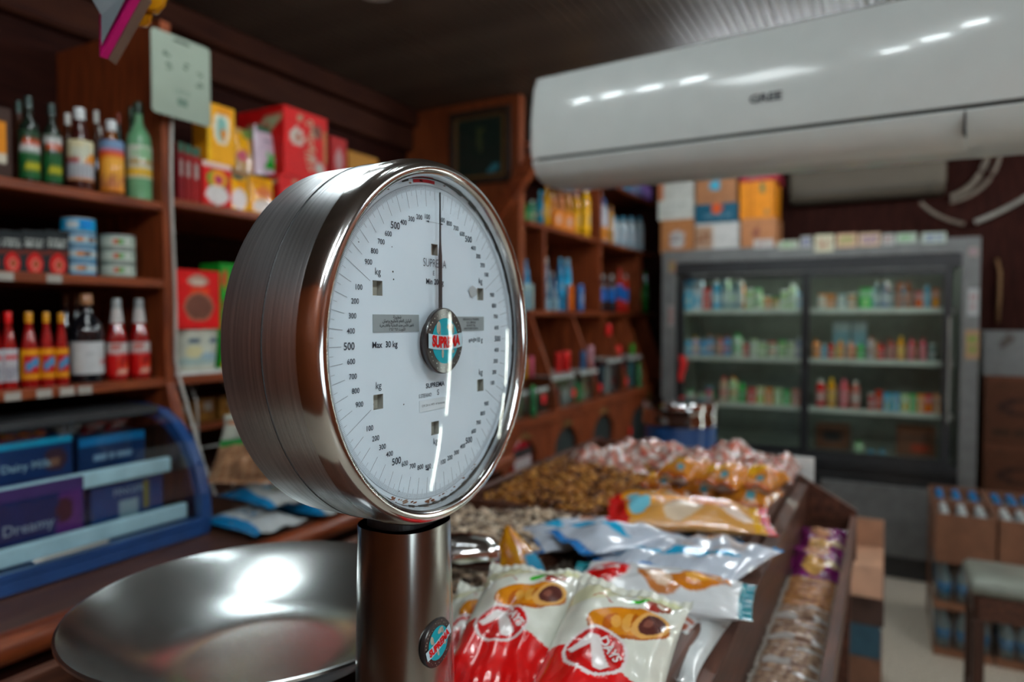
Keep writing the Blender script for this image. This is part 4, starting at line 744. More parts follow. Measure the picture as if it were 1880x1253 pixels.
# cabinets with arched grilles
GR=solid((.02,.03,.03),.5)
pcs=[on(0,-1.49,px,830)[1] for px in (960,1038,1106,1160)]
hw=[.0]*4
ed=[2.625]+[(a+b)/2 for a,b in zip(pcs,pcs[1:])]+[YE-.02]
for i,yc in enumerate(pcs):
    y0,y1=ed[i]+.004,ed[i+1]-.004; yc=(y0+y1)/2 if i in(3,) else yc; w=min(yc-y0,y1-yc)*.62
    outer=[(y0,.28),(y1,.28),(y1,1.015),(y0,1.015)]
    arch=[(yc-w,.40)]+[(yc+w*math.cos(t),.86+.11*math.sin(t)) for t in np.linspace(PI,0,13)]+[(yc+w,.40)]
    tris=tessellate_polygon([[Vector((a,b,0)) for a,b in outer],[Vector((a,b,0)) for a,b in arch]]); P=outer+arch
    mb=MB().add([(fx(-1.480),fy(a),b) for a,b in P]+[(fx(-1.502),fy(a),b) for a,b in P],[tuple(t) for t in tris]+[tuple(k+len(P) for k in reversed(t)) for t in tris]+[(4+k,4+(k+1)%len(arch),4+len(P)+(k+1)%len(arch),4+len(P)+k) for k in range(len(arch))]+[(k,(k+1)%4,len(P)+(k+1)%4,len(P)+k) for k in range(4)])
    d=mb.obj('cabinet_door',WOODV,fu)
    MB().prism(arch,lambda p,s:(fx(-1.512+.006*s),fy(p[0]),p[1])).obj('grille',GR,d)
    mb=MB()
    for k,(da,db,s) in enumerate([(0,0,.018),(-.03,-.004,.012),(.03,-.004,.012),(-.055,-.016,.008),(.055,-.016,.008),(0,.018,.010)]): mb.add([(fx(-1.4735),fy(yc+da+s*1.3*math.cos(t)),.990+db*.6+s*.7*math.sin(t)) for t in np.linspace(0,2*PI,9)[:-1]]+[(fx(-1.4805),fy(yc+da+s*1.6*math.cos(t)),.990+db*.6+s*.8*math.sin(t)) for t in np.linspace(0,2*PI,9)[:-1]],[tuple(range(8))]+[(q,(q+1)%8,8+(q+1)%8,8+q) for q in range(8)])
    mb.obj('brass_ornament',solid((.35,.22,.08),.35,.7),d)
MB().box(fx(-1.64),fx(-1.515),fy(2.62),fy(YE),.0,1.015).obj('carcass',DARKW,fu)
p=on(0,-1.475,958,848)
t=thing('bottle_label_plaque','round black and red drink sign fixed in the first arched cabinet door','sign',(-1.478,p[1],p[2])); 
mb=MB().lathe([(0,-.006),(.095,-.006),(.10,0),(.095,.006),(0,.006)],24,(.30,.02,.03),axis='x'); mb.obj('disc',PLAST,t); mb=MB(); mb.box(.007,.009,-.08,.08,-.03,.02,(.45,.40,.40)); mb.box(.0072,.0088,-.085,.085,.025,.06,(.03,.03,.03)); mb.obj('label_bar',PRINT,t)
# round red price dots
for i,(px,py,x) in enumerate([(998,733,-1.468),(1053,722,-1.468),(1101,712,-1.468),(1150,701,-1.468),(1031,840,-1.466),(1101,812,-1.466),(1157,792,-1.466)]):
    p=on(0,x,px,py); t=autosmooth(MB().lathe([(0,-.003),(.024,-.003),(.024,0),(0,.001)],16,axis='x').obj('price_tag',solid((.75,.01,.02),.4),None,(x+.004,p[1],p[2])))
    tag(t,'round red price tag, %s'%(['on the counter edge under the scale side bin','on the counter edge, second from the scale','on the counter edge, third from the scale','on the counter edge nearest the blue barrel','on the second arched cabinet door from the left','on the third arched cabinet door','on the fourth arched cabinet door'][i]),'price tag','round red price tags')
def fb(px0,px1,yt,Z,label,X=XG-.02,**k):
    y,wy,h,d=atX(px0,px1,yt,X,Z); r=d/2; return bottle(label,(X-r,y,Z+.0005),R90,r,h,n=14,rough=.2,**k)
def fbox(px0,px1,yt,Z,label,ops,X=XG-.02,d=.12,name='carton',cat='box',group=None,zo=0):
    y,wy,h,_=atX(px0,px1,yt,X,Z); return box_item(name,label,cat,(X-d/2,y,Z+.0005+zo),R90,wy*.96,d,h-zo,ops,group=group,nu=10,nv=10)
L=lambda *c:[('bg',c[0]),('ell',.5,.5,.10,.3,0,c[1])]
top=[(955,966,392,wht,wht,'jar','small white-capped jar at the left end of the far top shelf'),(966,976,374,(.03,.30,.08),(.05,.35,.08),'wine','green bottle near the left end of the far top shelf'),(976,990,368,(.10,.30,.20),(.45,.6,.5),'jug','pale green bottle beside the green one on the far top shelf'),(991,1003,350,(.02,.25,.35),(.05,.40,.50),'wine','tall teal bottle on the far top shelf'),(1003,1014,335,(.75,.40,.03),(.80,.40,.02),'wine','tall yellow bottle on the far top shelf beside the teal one'),(1014,1028,352,(.60,.25,.10),(.75,.45,.15),'jug','first amber bottle right of the tall yellow one'),(1028,1042,350,(.62,.25,.12),(.62,.30,.15),'jug','second amber bottle right of the tall yellow one'),(1042,1056,348,(.60,.28,.08),(.70,.42,.30),'jug','third amber bottle, in the middle of the orange cluster'),(1057,1072,352,(.75,.40,.03),(.75,.45,.35),'jug','golden bottle with pale cap next to the white-capped one'),(1074,1092,341,(.80,.45,.03),(.80,.80,.80),'jug','large golden juice bottle with a bright white cap beside the shelf post')]
for a,bb,yt,bc,cc,shp,nm in top: fb(a,bb,yt,ZT2,nm,body=bc,cap=cc,shape=shp,lab=L(tuple(min(1,x*1.2) for x in bc),(.7,.5,.3)),labz=(.12,.55),group='bottles on the far top shelf')
for i,(a,bb,yt) in enumerate([(1016,1036,388),(1036,1056,392)]): fbox(a,bb,yt,ZT2,'orange carton in front of the amber bottles, %s'%('left','right')[i],[('bg',(.70,.25,.08)),('ell',.5,.5,.3,.3,0,(.65,.40,.30))],X=XG-.004 ,d=.014,group='flat orange cartons')
fb(1107,1122,366,ZT2,'white bottle with dark blue cap and orange foot right of the shelf post',body=(.60,.62,.68),cap=(.03,.14,.40),shape='jug',lab=[('bg',(.65,.66,.72)),('rect',0,0,1,.55,(.75,.30,.03))],labz=(.05,.6))
fb(1121,1131,378,ZT2,'slim brown-capped bottle behind the white and orange one',body=(.55,.30,.10),cap=(.35,.12,.03),shape='jug')
for i,(a,bb) in enumerate([(1128,1143),(1143,1158),(1158,1173),(1173,1188)]):
    fb(a,bb,398,ZT2,'white and blue milk bottle, %s from the shelf post'%ORD[i],body=(.50,.60,.64),cap=(.10,.35,.50),shape='jug',lab=[('bg',(.45,.58,.66)),('rect',.35,.2,.6,.9,(.62,.64,.66))],labz=(.1,.6),group='milk bottles on the far top shelf')
for i,(a,bb,yt,c) in enumerate([(1140,1158,328,(.05,.35,.55)),(1160,1178,332,(.35,.42,.65)),(1179,1195,338,(.30,.18,.50))]): fbox(a,bb,yt+4,ZU,'small %s pack on the highest far shelf'%('blue','pale blue','violet')[i],L(c,(.5,.5,.6)),group='packs on the highest far shelf')
mid=[(950,962,474,(.05,.30,.50),(.45,.62,.75),'jug','blue bottle with pale cap close to the scale rim'),(963,978,478,(.03,.25,.45),(.03,.25,.45),'jug','second blue bottle close to the scale rim'),(1002,1014,474,(.10,.20,.28),(.72,.74,.72),'soda','clear bottle with bright cap left of the blue bottles'),(1014,1026,500,(.10,.18,.28),(.55,.60,.62),'soda','short dark bottle with grey cap on the middle far shelf'),(1028,1040,474,(.02,.30,.55),(.05,.45,.70),'jug','blue detergent bottle, left of a pair'),(1041,1054,476,(.03,.42,.68),(.30,.60,.75),'jug','light blue detergent bottle, right of a pair'),(1106,1118,505,(.02,.02,.03),(.72,.74,.70),'soda','black cola bottle with blue label and white cap, left'),(1122,1134,505,(.02,.02,.03),(.74,.76,.72),'soda','black cola bottle with blue label and white cap, right'),(1137,1148,493,(.60,.02,.02),(.70,.02,.02),'soda','red bottle beside the cola bottles'),(1148,1158,505,(.62,.05,.03),(.55,.40,.38),'soda','second red bottle with pale cap beside the cola bottles'),(1172,1182,505,(.02,.16,.04),(.60,.62,.58),'soda','green bottle with white cap near the fridge'),(1184,1195,498,(.02,.20,.04),(.03,.25,.05),'soda','all-green bottle nearest the fridge')]
for a,bb,yt,bc,cc,shp,nm in mid:
    lb=[('bg',(.03,.20,.60))] if 'cola' in nm else L(tuple(min(1,x*1.4+.02) for x in bc),(.5,.6,.6)); fb(a,bb,yt,ZM,nm,body=bc,cap=cc,shape=shp,lab=lb,labz=(.3,.62),group='bottles on the middle far shelf')
for i,(a,bb,yt,c1,c2) in enumerate([(950,960,525,(.35,.50,.55),(.5,.6,.6)),(963,972,522,(.40,.55,.52),(.55,.6,.6)),(974,983,522,(.38,.52,.50),(.6,.65,.62)),(1004,1016,548,(.35,.55,.65),(.3,.6,.8)),(1018,1030,548,(.40,.55,.60),(.2,.45,.6)),(1046,1058,524,(.75,.18,.03),(.80,.25,.05)),(1064,1077,524,(.08,.20,.45),(.55,.60,.70))]):
    fb(a,bb,yt,ZM,'%s drink can at the middle far shelf edge, %s from the scale'%(('pale','pale','pale','white and blue','white and blue','bright orange','blue and white')[i],ORD[i]),X=XG-.003,body=c1,shape='can',lab=L(c1,c2),labz=(.08,.92),group='cans at the front of the middle far shelf',cat='can',name='drink_can')
# goods in the low bins
fbin=[(962,973,658,(.70,.35,.03),'yellow jar in the first low bin'),(974,985,655,(.62,.15,.22),'pink-topped jar in the first low bin'),(1024,1037,648,(.60,.01,.02),'left red can in the second low bin'),(1038,1054,646,(.66,.01,.02),'right red can in the second low bin'),(1070,1081,645,(.03,.14,.30),'dark blue can in the third low bin'),(1083,1096,636,(.55,.30,.35),'red and blue can in the third low bin'),(1116,1128,602,(.70,.01,.02),'upper red can in the fourth low bin'),(1134,1146,640,(.64,.01,.03),'lower red can in the fourth low bin'),(1160,1170,640,(.05,.35,.05),'green can in the fifth low bin')]
for i,(a,bb,yt,c,nm) in enumerate(fbin):
    X=-1.56; zz={602:ZC+.36}.get(yt,ZC+.22 if i>5 else ZC+.175); y,wy,h,d=atX(a,bb,yt,X,zz); zz=zz
    bottle(nm,(X-d/2,y,zz+.001),R90,d/2,max(h,.07),n=12,body=c,cap=(.4,.4,.4),shape='can',group='cans in the low bins',cat='can',name='drink_can')
BINP=solid((.42,.46,.44),.25,coat=.3,name='bin_plastic')
bx=[(940,972,ZC,.13),(985,1008,ZC,.13),(1012,1058,ZC,.172),(1064,1100,ZC,.172),(1114,1146,ZC,.217),(1152,1180,ZC,.217)]
for i,(a,bb,z,h) in enumerate(bx):
    X=-1.505; y0=on(0,X,a,680)[1];y1=on(0,X,bb,680)[1]; b=thing('clear_bin','clear plastic bin of small goods on the far counter, %s from the scale'%ORD[i],'bin',(X-.14,(y0+y1)/2,z+.0005),R90,'clear bins on the far counter')
    ww=(y1-y0)*.9/2
    mb=MB(); mb.box(-ww,ww,-.135,-.130,0,h-.004); mb.box(-ww,ww,.08,.085,0,h-.004); mb.box(-ww,-ww+.004,-.13,.08,0,h-.004); mb.box(ww-.004,ww,-.13,.08,0,h-.004); mb.box(-ww,ww,-.13,.08,-.0,.004); mb.obj('shell',CLEAR,b)
    mb=MB(); mb.box(-ww,ww,-.139,-.135,h-.022,h-.004); mb.obj('front_lip',BINP,b)
    mb=MB(); rr=random.Random(i)
    for q in range(9):
        x=rr.uniform(-ww*.7,ww*.7); y=-.10+.02*q; s=ww*.25; c=rr.choice([(.45,.50,.48),(.40,.10,.12),(.15,.35,.50),(.50,.45,.3),(.08,.4,.15)]); z0=.006+.0008*q; mb.box(x-s,x+s,y-.009,y+.009,z0,h*rr.uniform(.5,.88),c,b=.004)
    o=mb.obj('contents',PRINT,b); o['kind']='stuff'
    if 2<=i<=5: MB().box(-ww,ww,-.13,.085,h-.003,h).obj('lid',BINP,b)
for a,bb,yt,nm in [(965,980,708,'green-capped bottle at the counter edge beside the scale'),(1160,1176,668,'green round-lidded jar near the fridge')]:
    y,wy,h,d=atX(a,bb,yt,-1.50,ZC); bottle(nm,(-1.483,y,ZC+.001),R90,.017,max(h,.08),n=14,body=(.03,.15,.06),cap=(.02,.42,.12),shape='jug')
# ================================================================ PICTURE on the facing wall
p0=on(1,3.13,826,197);p1=on(1,3.13,938,333); w_=p1[0]-p0[0];h_=on(1,3.13,828,197)[2]-on(1,3.13,828,332)[2]; cx_=(p0[0]+p1[0])/2; cz_=p1[2]
pf=thing('framed_picture','dark framed green picture with gold inner line on the wood wall above the scale','picture',(cx_,3.128,cz_))
fr=MB(); 
for x0,x1,z0,z1 in [(-w_/2,w_/2,0,.035),(-w_/2,w_/2,h_-.035,h_),(-w_/2,-w_/2+.035,.0351,h_-.0351),(w_/2-.035,w_/2,.0351,h_-.0351)]: fr.box(x0,x1,-.012,.010,z0,z1,b=.005)
fr.obj('frame',solid((.035,.022,.015),.25,coat=.4),pf)
mb=MB(); gridface(mb,(-w_/2+.034,-.001,.034),(w_-.068,0,0),(0,0,h_-.068),30,36,[('bg',(.022,.045,.035)),('rect',0,0,.05,1,(.30,.16,.06)),('rect',.95,0,1,1,(.42,.22,.08)),('rect',.0,.96,1,1,(.20,.11,.05)),('rect',0,0,1,.04,(.30,.16,.06)),('ell',.5,.62,.05,.22,.15,(.10,.13,.06)),('ell',.52,.75,.09,.04,.5,(.12,.14,.06)),('ell',.78,.14,.13,.06,.5,(.10,.35,.42))]); mb.obj('print',PRINT,pf)
MB().box(-w_/2+.034,w_/2-.034,-.006,-.0045,.034,h_-.034).obj('glazing',CLEAR,pf)
# ================================================================ FRIDGE
FY=4.59
fr=thing('two_door_fridge','tall grey display fridge with two black-framed sliding glass doors and stickers along its top','fridge',(-.45,FY,0))
X0,X1,FT=-1.345,.445,1.995; lx=lambda x:x+.45
FG=solid((.125,.13,.128),.4,name='grey_metal'); FIN=solid((.13,.15,.125),.5,name='fridge_liner'); FD=solid((.018,.02,.022),.3,name='door_frame_black')
def fbx(nm,x0,x1,y0,y1,z0,z1,m,b=.003,par=None): return MB().box(lx(x0),lx(x1),y0-FY,y1-FY,z0,z1,b=b).obj(nm,m,par or fr)
fbx('side_frame',X0,X0+.085,FY,FY+.74,.08,FT,FG); fbx('side_frame',X1-.085,X1,FY,FY+.74,.08,FT,FG)
fbx('top_panel',X0+.0855,X1-.0855,FY,FY+.74,FT-.085,FT,FG); fbx('back_liner',X0+.086,X1-.086,FY+.70,FY+.74,.70,FT-.086,FIN)
fbx('base',X0+.0855,X1-.0855,FY+.02,FY+.74,.56,.70,FD); fbx('side_liner',X0+.0855,X0+.095,FY+.08,FY+.70,.70,FT-.086,FIN); fbx('side_liner',X1-.095,X1-.0855,FY+.08,FY+.70,.70,FT-.086,FIN)
fbx('top_rail',X0+.0855,X1-.0855,FY+.002,FY+.07,FT-.165,FT-.086,FD); fbx('sill_rail',X0+.0855,X1-.0855,FY+.002,FY+.07,.64,.70,FD)
xm=on(1,FY,1478,600)[0]
def door(xa,xb,y,nm):
    d=MB().box(lx(xa),lx(xa+.045),y-FY,y-FY+.025,.70,FT-.166,b=.003).obj('door',FD,fr)
    for a,b_,c,e in ((xb-.045,xb,.70,FT-.166),(xa+.0451,xb-.0451,.70,.735),(xa+.0451,xb-.0451,FT-.20,FT-.166)): MB().box(lx(a),lx(b_),y-FY,y-FY+.025,c,e).obj('stile',FD,d)
    MB().box(lx(xa+.045),lx(xb-.045),y-FY+.010,y-FY+.014,.735,FT-.20).obj('glass_pane',GLASSD,d)
    return d
door(X0+.095,xm+.02,FY+.034,'l'); d2=door(xm-.02,on(1,FY,1760,600)[0]-.03,FY+.006,'r')
MB().box(lx(.300),lx(.312),-.012,.004,.95,1.55,b=.003).obj('door_handle',solid((.35,.38,.36),.3,.6),fr)
fbx('lower_panel',xm+.10,X1-.10,FY+.01,FY+.04,.14,.555,FG); fbx('vent_panel',X0+.1,xm+.09,FY+.012,FY+.04,.14,.555,FD)
for k in range(6): fbx('vent_slat',X0+.12,xm+.06,FY-.0,FY+.0115,.20+k*.055,.225+k*.055,FG)
fbx('plinth',X0+.09,X1-.09,FY+.05,FY+.7,.0,.135,FD)
SHZ=[1.600,1.290,.985]; 
for z in SHZ:
    for xa,xb in ((X0+.10,xm-.002),(xm+.002,X1-.10)):
        fbx('glass_shelf',xa,xb,FY+.10,FY+.66,z-.010,z,GLASS,0); fbx('shelf_front_rail',xa,xb,FY+.085,FY+.10,z-.028,z+.004,solid((.42,.46,.42),.35),.002)
fbx('floor_tray',X0+.10,X1-.10,FY+.085,FY+.69,.701,.712,FIN,0)
rr=random.Random(8)
stick=[(1384,1420,441,455,(.5,.52,.5)),(1428,1466,443,457,(.42,.44,.38)),(1470,1490,434,456,(.35,.36,.34)),(1496,1531,432,462,(.55,.55,.42)),(1536,1573,430,454,(.55,.38,.28)),(1577,1616,429,452,(.52,.40,.30)),(1620,1642,430,450,(.42,.44,.42)),(1645,1683,429,446,(.40,.46,.40)),(1692,1737,428,446,(.42,.48,.42)),(1777,1796,530,580,(.40,.42,.42)),(1772,1797,606,660,(.36,.24,.16)),(1778,1795,455,470,(.35,.28,.25)),(1226,1238,560,600,(.3,.28,.27)),(1228,1240,480,500,(.35,.2,.15))]
for i,(a,bb,t0,t1,c) in enumerate(stick):
    q0=on(1,FY,a,t0);q1=on(1,FY,bb,t1); mb=MB(); mb.box(0,q1[0]-q0[0],-.002,0,0,q0[2]-q1[2],c); gridface(mb,(.004,-.0024,.004),(q1[0]-q0[0]-.008,0,0),(0,0,q0[2]-q1[2]-.008),12,8,[('bg',c),('scrib',.1,.15,.9,.85,2,i,tuple(x*.45+ (.15 if j==i%3 else 0) for j,x in enumerate(c)))])
    mb.obj('sticker',PRINT,fr,(lx(q0[0]),-.0005,q1[2]))
fl=thing('added_fridge_lamp','slim lamp glowing inside the fridge above the top shelf','lamp',(-.45,FY+.16,FT-.175)); MB().box(-.75,.75,-.02,.02,.012,.03).obj('housing',WHITE,fl); MB().box(-.73,.73,-.012,.012,.0,.0115).obj('tube',emis((.90,1.0,.92),16,'added_fridge_glow'),fl)  # lamp added to brighten the goods behind the glass doors
# fridge contents
def fi(px0,px1,yt,row,kind,col,cap=(.7,.7,.7),lab=None,desc='',side='left',idx=0,dy=0.0):
    z=(SHZ+[.713])[row]; Y=FY+.135+dy; pc=(px0+px1)/2; a=on(1,Y,px0,yt);b_=on(1,Y,px1,yt); w=(b_[0]-a[0])*.97; h=on(1,Y,pc,yt)[2]-z; x=(a[0]+b_[0])/2
    rn=['top','second','third','bottom'][row]; lbl='%s, %s from left, %s shelf, %s fridge door'%(desc,ORD[idx],rn,side); g='goods on the %s fridge shelf'%rn
    if kind=='box': return box_item('carton',lbl,'box',(x,Y,z+.001),0,w,min(.09,w*1.3),h,[('bg',col),('rect',.0,.55,1,.8,tuple(min(1,c*.5+.25) for c in col)),('ell',.5,.3,.25,.15,0,cap)],group=g,nu=8,nv=10)
    return bottle(lbl,(x,Y,z+.001),0,w/2,h,body=col,cap=cap,shape=kind,lab=lab or [('bg',tuple(min(1,c*.6+.22) for c in col)),('ell',.5,.5,.10,.25,0,cap)],labz=(.15,.6),group=g,n=12,cat='bottle' if kind!='tub' else 'tub',name='bottle' if kind!='tub' else 'tub')
B_=(.05,.38,.60); W2=(.62,.68,.64); G2=(.06,.42,.10); O2=(.68,.25,.05); R2=(.60,.04,.04); BR=(.28,.10,.05); CL=(.25,.38,.42); Y2=(.75,.50,.05); LG=(.45,.62,.35); PK=(.65,.18,.22)
rows=[(0,'left',[(1259,1274,516,'box',B_,W2),(1275,1290,517,'box',(.50,.62,.70),B_),(1292,1304,530,'box',R2,W2),(1308,1324,515,'jug',(.10,.40,.62),W2),(1326,1338,510,'soda',CL,W2),(1339,1351,512,'soda',CL,LG),(1352,1364,513,'soda',CL,W2),(1369,1383,531,'tub',LG,W2),(1384,1398,531,'tub',(.50,.58,.45),G2),(1402,1416,545,'tub',O2,W2),(1417,1431,547,'tub',(.60,.35,.20),G2),(1434,1447,534,'tub',LG,W2),(1448,1462,520,'jug',(.50,.64,.42),W2),(1464,1474,540,'tub',(.40,.45,.50),B_)]),
(0,'right',[(1502,1516,541,'tub',W2,O2),(1518,1534,542,'tub',(.55,.28,.15),O2),(1538,1552,541,'tub',W2,CL),(1556,1573,540,'tub',(.58,.32,.18),W2),(1579,1601,529,'box',G2,LG),(1605,1617,516,'soda',CL,W2),(1619,1631,514,'soda',(.25,.35,.50),W2),(1632,1640,518,'soda',CL,W2),(1643,1658,518,'jug',BR,(.35,.12,.06)),(1660,1675,518,'jug',BR,(.35,.12,.06)),(1680,1694,536,'box',(.40,.05,.05),O2),(1696,1710,524,'jug',(.12,.30,.42),B_),(1712,1724,530,'box',(.50,.15,.06),Y2)]),
(1,'left',[(1257,1269,622,'soda',B_,W2),(1271,1283,618,'soda',(.5,.4,.5),Y2),(1285,1296,622,'soda',(.05,.30,.60),W2),(1298,1310,616,'soda',(.15,.30,.50),O2),(1313,1325,617,'soda',(.30,.20,.20),O2),(1328,1342,617,'soda',(.08,.28,.55),R2),(1345,1362,613,'jug',(.45,.60,.48),G2),(1364,1374,630,'tub',R2,W2),(1377,1391,624,'tub',W2,LG),(1393,1408,628,'tub',LG,W2),(1410,1426,628,'tub',(.55,.66,.50),R2),(1428,1443,626,'tub',LG,G2),(1445,1459,627,'tub',(.50,.64,.40),W2),(1462,1472,620,'soda',(.25,.3,.4),W2)]),
(1,'right',[(1491,1505,624,'soda',O2,O2),(1507,1518,634,'tub',B_,W2),(1520,1533,630,'jug',R2,BR),(1537,1550,625,'soda',O2,Y2),(1554,1568,628,'soda',(.5,.2,.1),O2),(1572,1588,630,'soda',G2,(.03,.4,.12)),(1592,1607,618,'jug',(.45,.40,.40),BR),(1611,1624,630,'soda',R2,(.4,.05,.05)),(1627,1640,622,'soda',(.35,.10,.08),BR),(1646,1663,618,'soda',(.65,.32,.04),Y2),(1667,1680,622,'soda',PK,R2),(1688,1702,622,'soda',PK,R2),(1706,1719,632,'tub',(.2,.3,.3),W2)]),
(2,'left',[(1259,1274,718,'tub',W2,G2),(1283,1294,722,'tub',LG,W2),(1296,1308,712,'tub',R2,B_),(1321,1337,693,'jug',(.5,.35,.25),R2),(1339,1353,692,'jug',LG,O2),(1355,1370,702,'jug',G2,(.03,.3,.1)),(1374,1388,714,'box',R2,W2),(1390,1404,712,'box',(.62,.62,.35),G2),(1406,1420,714,'box',O2,W2),(1422,1436,714,'box',LG,W2),(1438,1452,718,'box',G2,W2),(1454,1468,716,'box',(.5,.2,.15),W2)]),
(2,'right',[(1498,1514,697,'jug',R2,W2),(1519,1535,695,'jug',(.68,.35,.05),Y2),(1541,1557,697,'jug',(.62,.15,.18),PK),(1563,1579,700,'jug',(.50,.18,.15),W2),(1594,1605,723,'tub',R2,W2),(1607,1620,718,'tub',(.62,.10,.03),R2),(1622,1636,723,'box',B_,Y2),(1638,1652,723,'box',(.10,.35,.55),W2),(1654,1668,725,'box',LG,O2),(1670,1682,725,'box',G2,W2),(1684,1697,725,'box',O2,W2),(1699,1711,725,'box',R2,Y2),(1713,1726,725,'box',(.60,.3,.15),W2)]),
(3,'right',[(1566,1587,812,'jug',(.40,.55,.38),G2),(1592,1606,826,'soda',(.10,.30,.42),B_),(1613,1627,826,'soda',(.10,.30,.42),B_)])]
CN={'B_':''}
def cname(c):
    r,g,b=c
    mx=max(c)
    if mx-min(c)<.13: return 'white' if mx>.5 else 'grey'
    if r>.6 and g>.45 and b<.2: return 'yellow'
    if r>.55 and g>.22 and b<.2: return 'orange'
    if r==mx and g<.2 and b>.15: return 'pink'
    if r==mx and g<.12: return 'red' if r>.3 else 'brown'
    if r==mx: return 'tan'
    if g==mx and g-b>.1: return 'green' if r<.3 else 'pale green'
    return 'blue' if b-r>.25 else 'clear pale'
KN={'box':'carton','jug':'round-shouldered bottle','soda':'slim bottle','tub':'tub'}
for row,side,its in rows:
    for i,(a,bb,yt,kd,c,cp) in enumerate(its): fi(a,bb,yt,row,kd,c,cp,desc='%s %s with %s top'%(cname(c),KN[kd],cname(cp)) if kd!='box' else '%s %s with a %s spot'%(cname(c),KN[kd],cname(cp)),side=side,idx=i)
# second row deeper in the fridge
for row,side,its in rows[:6]:
    for i in range(0,len(its)-1,2):
        a,bb,yt,kd,c,cp=its[i]; c2=its[(i+3)%len(its)][4]; fi(a+5,bb+5,min(yt+4,yt+4),row,'soda' if kd!='box' else 'box',c2,cp,desc='%s %s in the back row'%(cname(c2),'bottle' if kd!='box' else 'carton'),side=side,idx=i//2,dy=.16)
for xa,xb,yt,Y,nm,c in [(1530,1562,592,FY+.42,'pale blue tray pack at the back of the second fridge shelf, left','a'),(1565,1592,592,FY+.42,'pale blue tray pack at the back of the second fridge shelf, right','b')]:
    a=on(1,Y,xa,yt);b_=on(1,Y,xb,yt); box_item('carton',nm,'box',((a[0]+b_[0])/2,Y,SHZ[1]+.001),0,(b_[0]-a[0])*.95,.12,a[2]-SHZ[1],[('bg',(.22,.36,.42)),('rect',0,.8,1,1,(.40,.48,.50))],nu=6,nv=6)
for xa,xb,yt,nm,ops in [(1500,1560,778,'brown cardboard box with dark print on the fridge floor, left',[('bg',(.12,.06,.04)),('ell',.5,.6,.3,.25,0,(.03,.03,.03))]),(1646,1716,782,'brown carton with a red mark on the fridge floor, right',[('bg',(.14,.06,.035)),('ell',.6,.3,.25,.2,0,(.30,.05,.03))])]:
    Y=FY+.30; a=on(1,Y,xa,yt);b_=on(1,Y,xb,yt); box_item('cardboard_box',nm,'box',((a[0]+b_[0])/2,Y,.713),0,b_[0]-a[0],.22,a[2]-.713,ops,nu=12,nv=10)
# red cloth hanging at the fridge corner
p=on(1,FY-.02,1252,670); mb=MB(); n=8
for k in range(n): pass
v=[];
for j in range(9):
    for i in range(5): t=j/8; v.append(((i-2)*.010*(1-.3*t)+.01*math.sin(5*t),-.012-.006*math.cos(i*2.2+t*2),-.02-.17*t+.03))
v2=[(a,b_+.006,c) for a,b_,c in v]; f=[(j*5+i,j*5+i+1,(j+1)*5+i+1,(j+1)*5+i) for j in range(8) for i in range(4)]
mb.add(v+v2,f+[tuple(q+45 for q in reversed(t)) for t in f]); tag(mb.obj('red_cloth',solid((.62,.01,.01),.7),None,(p[0],FY-.006,p[2]+.05),smooth=True),'bright red cloth tag hanging at the left edge of the fridge','cloth')
# boxes on top of the fridge
def tb_(a,bb,t0,t1,label,ops,Y=4.75,d=.3,zb=None):
    q0=on(1,Y,a,t0);q1=on(1,Y,bb,t1); z0=zb if zb is not None else q1[2]; h=q0[2]-z0; 
    box_item('cardboard_box',label,'box',((q0[0]+q1[0])/2,Y+d/2,z0),0,(q1[0]-q0[0])*.98,d,h,ops,nu=16,nv=16); return z0+h+.001
car=(.42,.20,.10)
z=tb_(1213,1274,405,440,'brown carton with a white mark, bottom left on the fridge top',[('bg',car),('ell',.5,.4,.25,.25,0,(.5,.5,.5)),('scrib',.3,.3,.7,.55,2,1,(.2,.15,.15))],zb=FT+.001)
z=tb_(1208,1273,370,405,'lower white carton in the left stack on the fridge',[('bg',(.58,.60,.56)),('scrib',.15,.2,.9,.8,3,2,(.50,.51,.48))],zb=z)
z=tb_(1208,1273,335,370,'upper white carton with brown left edge in the left stack on the fridge',[('bg',(.56,.57,.53)),('rect',0,0,.18,1,(.45,.18,.10)),('scrib',.25,.2,.9,.8,3,3,(.48,.49,.46))],zb=z)
tb_(1210,1273,322,335,'dark red flat carton under the air conditioner',[('bg',(.25,.01,.03))],zb=z)
z=tb_(1276,1357,412,440,'white and brown carton at the bottom of the middle stack on the fridge',[('bg',(.60,.60,.58)),('rect',0,.1,.42,.9,(.42,.28,.20)),('scrib',.05,.3,.35,.7,2,4,(.2,.08,.04))],zb=FT+.001)
z=tb_(1275,1355,377,412,'dark teal carton with an orange emblem in the middle stack on the fridge',[('bg',(.02,.09,.14)),('ell',.52,.75,.11,.30,0,(.60,.12,.03)),('scrib',.2,.2,.85,.5,1,5,(.10,.2,.26))],zb=z)
z=tb_(1277,1352,331,376,'brown carton with a light blue spot in the middle stack on the fridge',[('bg',(.36,.18,.10)),('ell',.48,.72,.12,.22,0,(.10,.42,.60)),('scrib',.2,.1,.8,.3,1,5,(.28,.14,.08))],zb=z)
tb_(1277,1352,318,331,'dark blue flat carton topping the middle stack',[('bg',(.03,.10,.20))],zb=z)
z=tb_(1360,1425,403,438,'plain brown carton under the orange one on the fridge',[('bg',(.46,.22,.12)),('ell',.45,.55,.10,.2,0,(.25,.10,.07))],zb=FT+.001)
z=tb_(1358,1422,336,403,'bright orange carton with ribbed print on the fridge',[('bg',(.72,.28,.02)),('fn',lambda U,V:np.sin(U*55)>.75,(.55,.20,.02)),('ell',.65,.82,.08,.16,.2,(.06,.16,.08)),('rect',.72,.08,.82,.2,(.3,.2,.1))],zb=z)
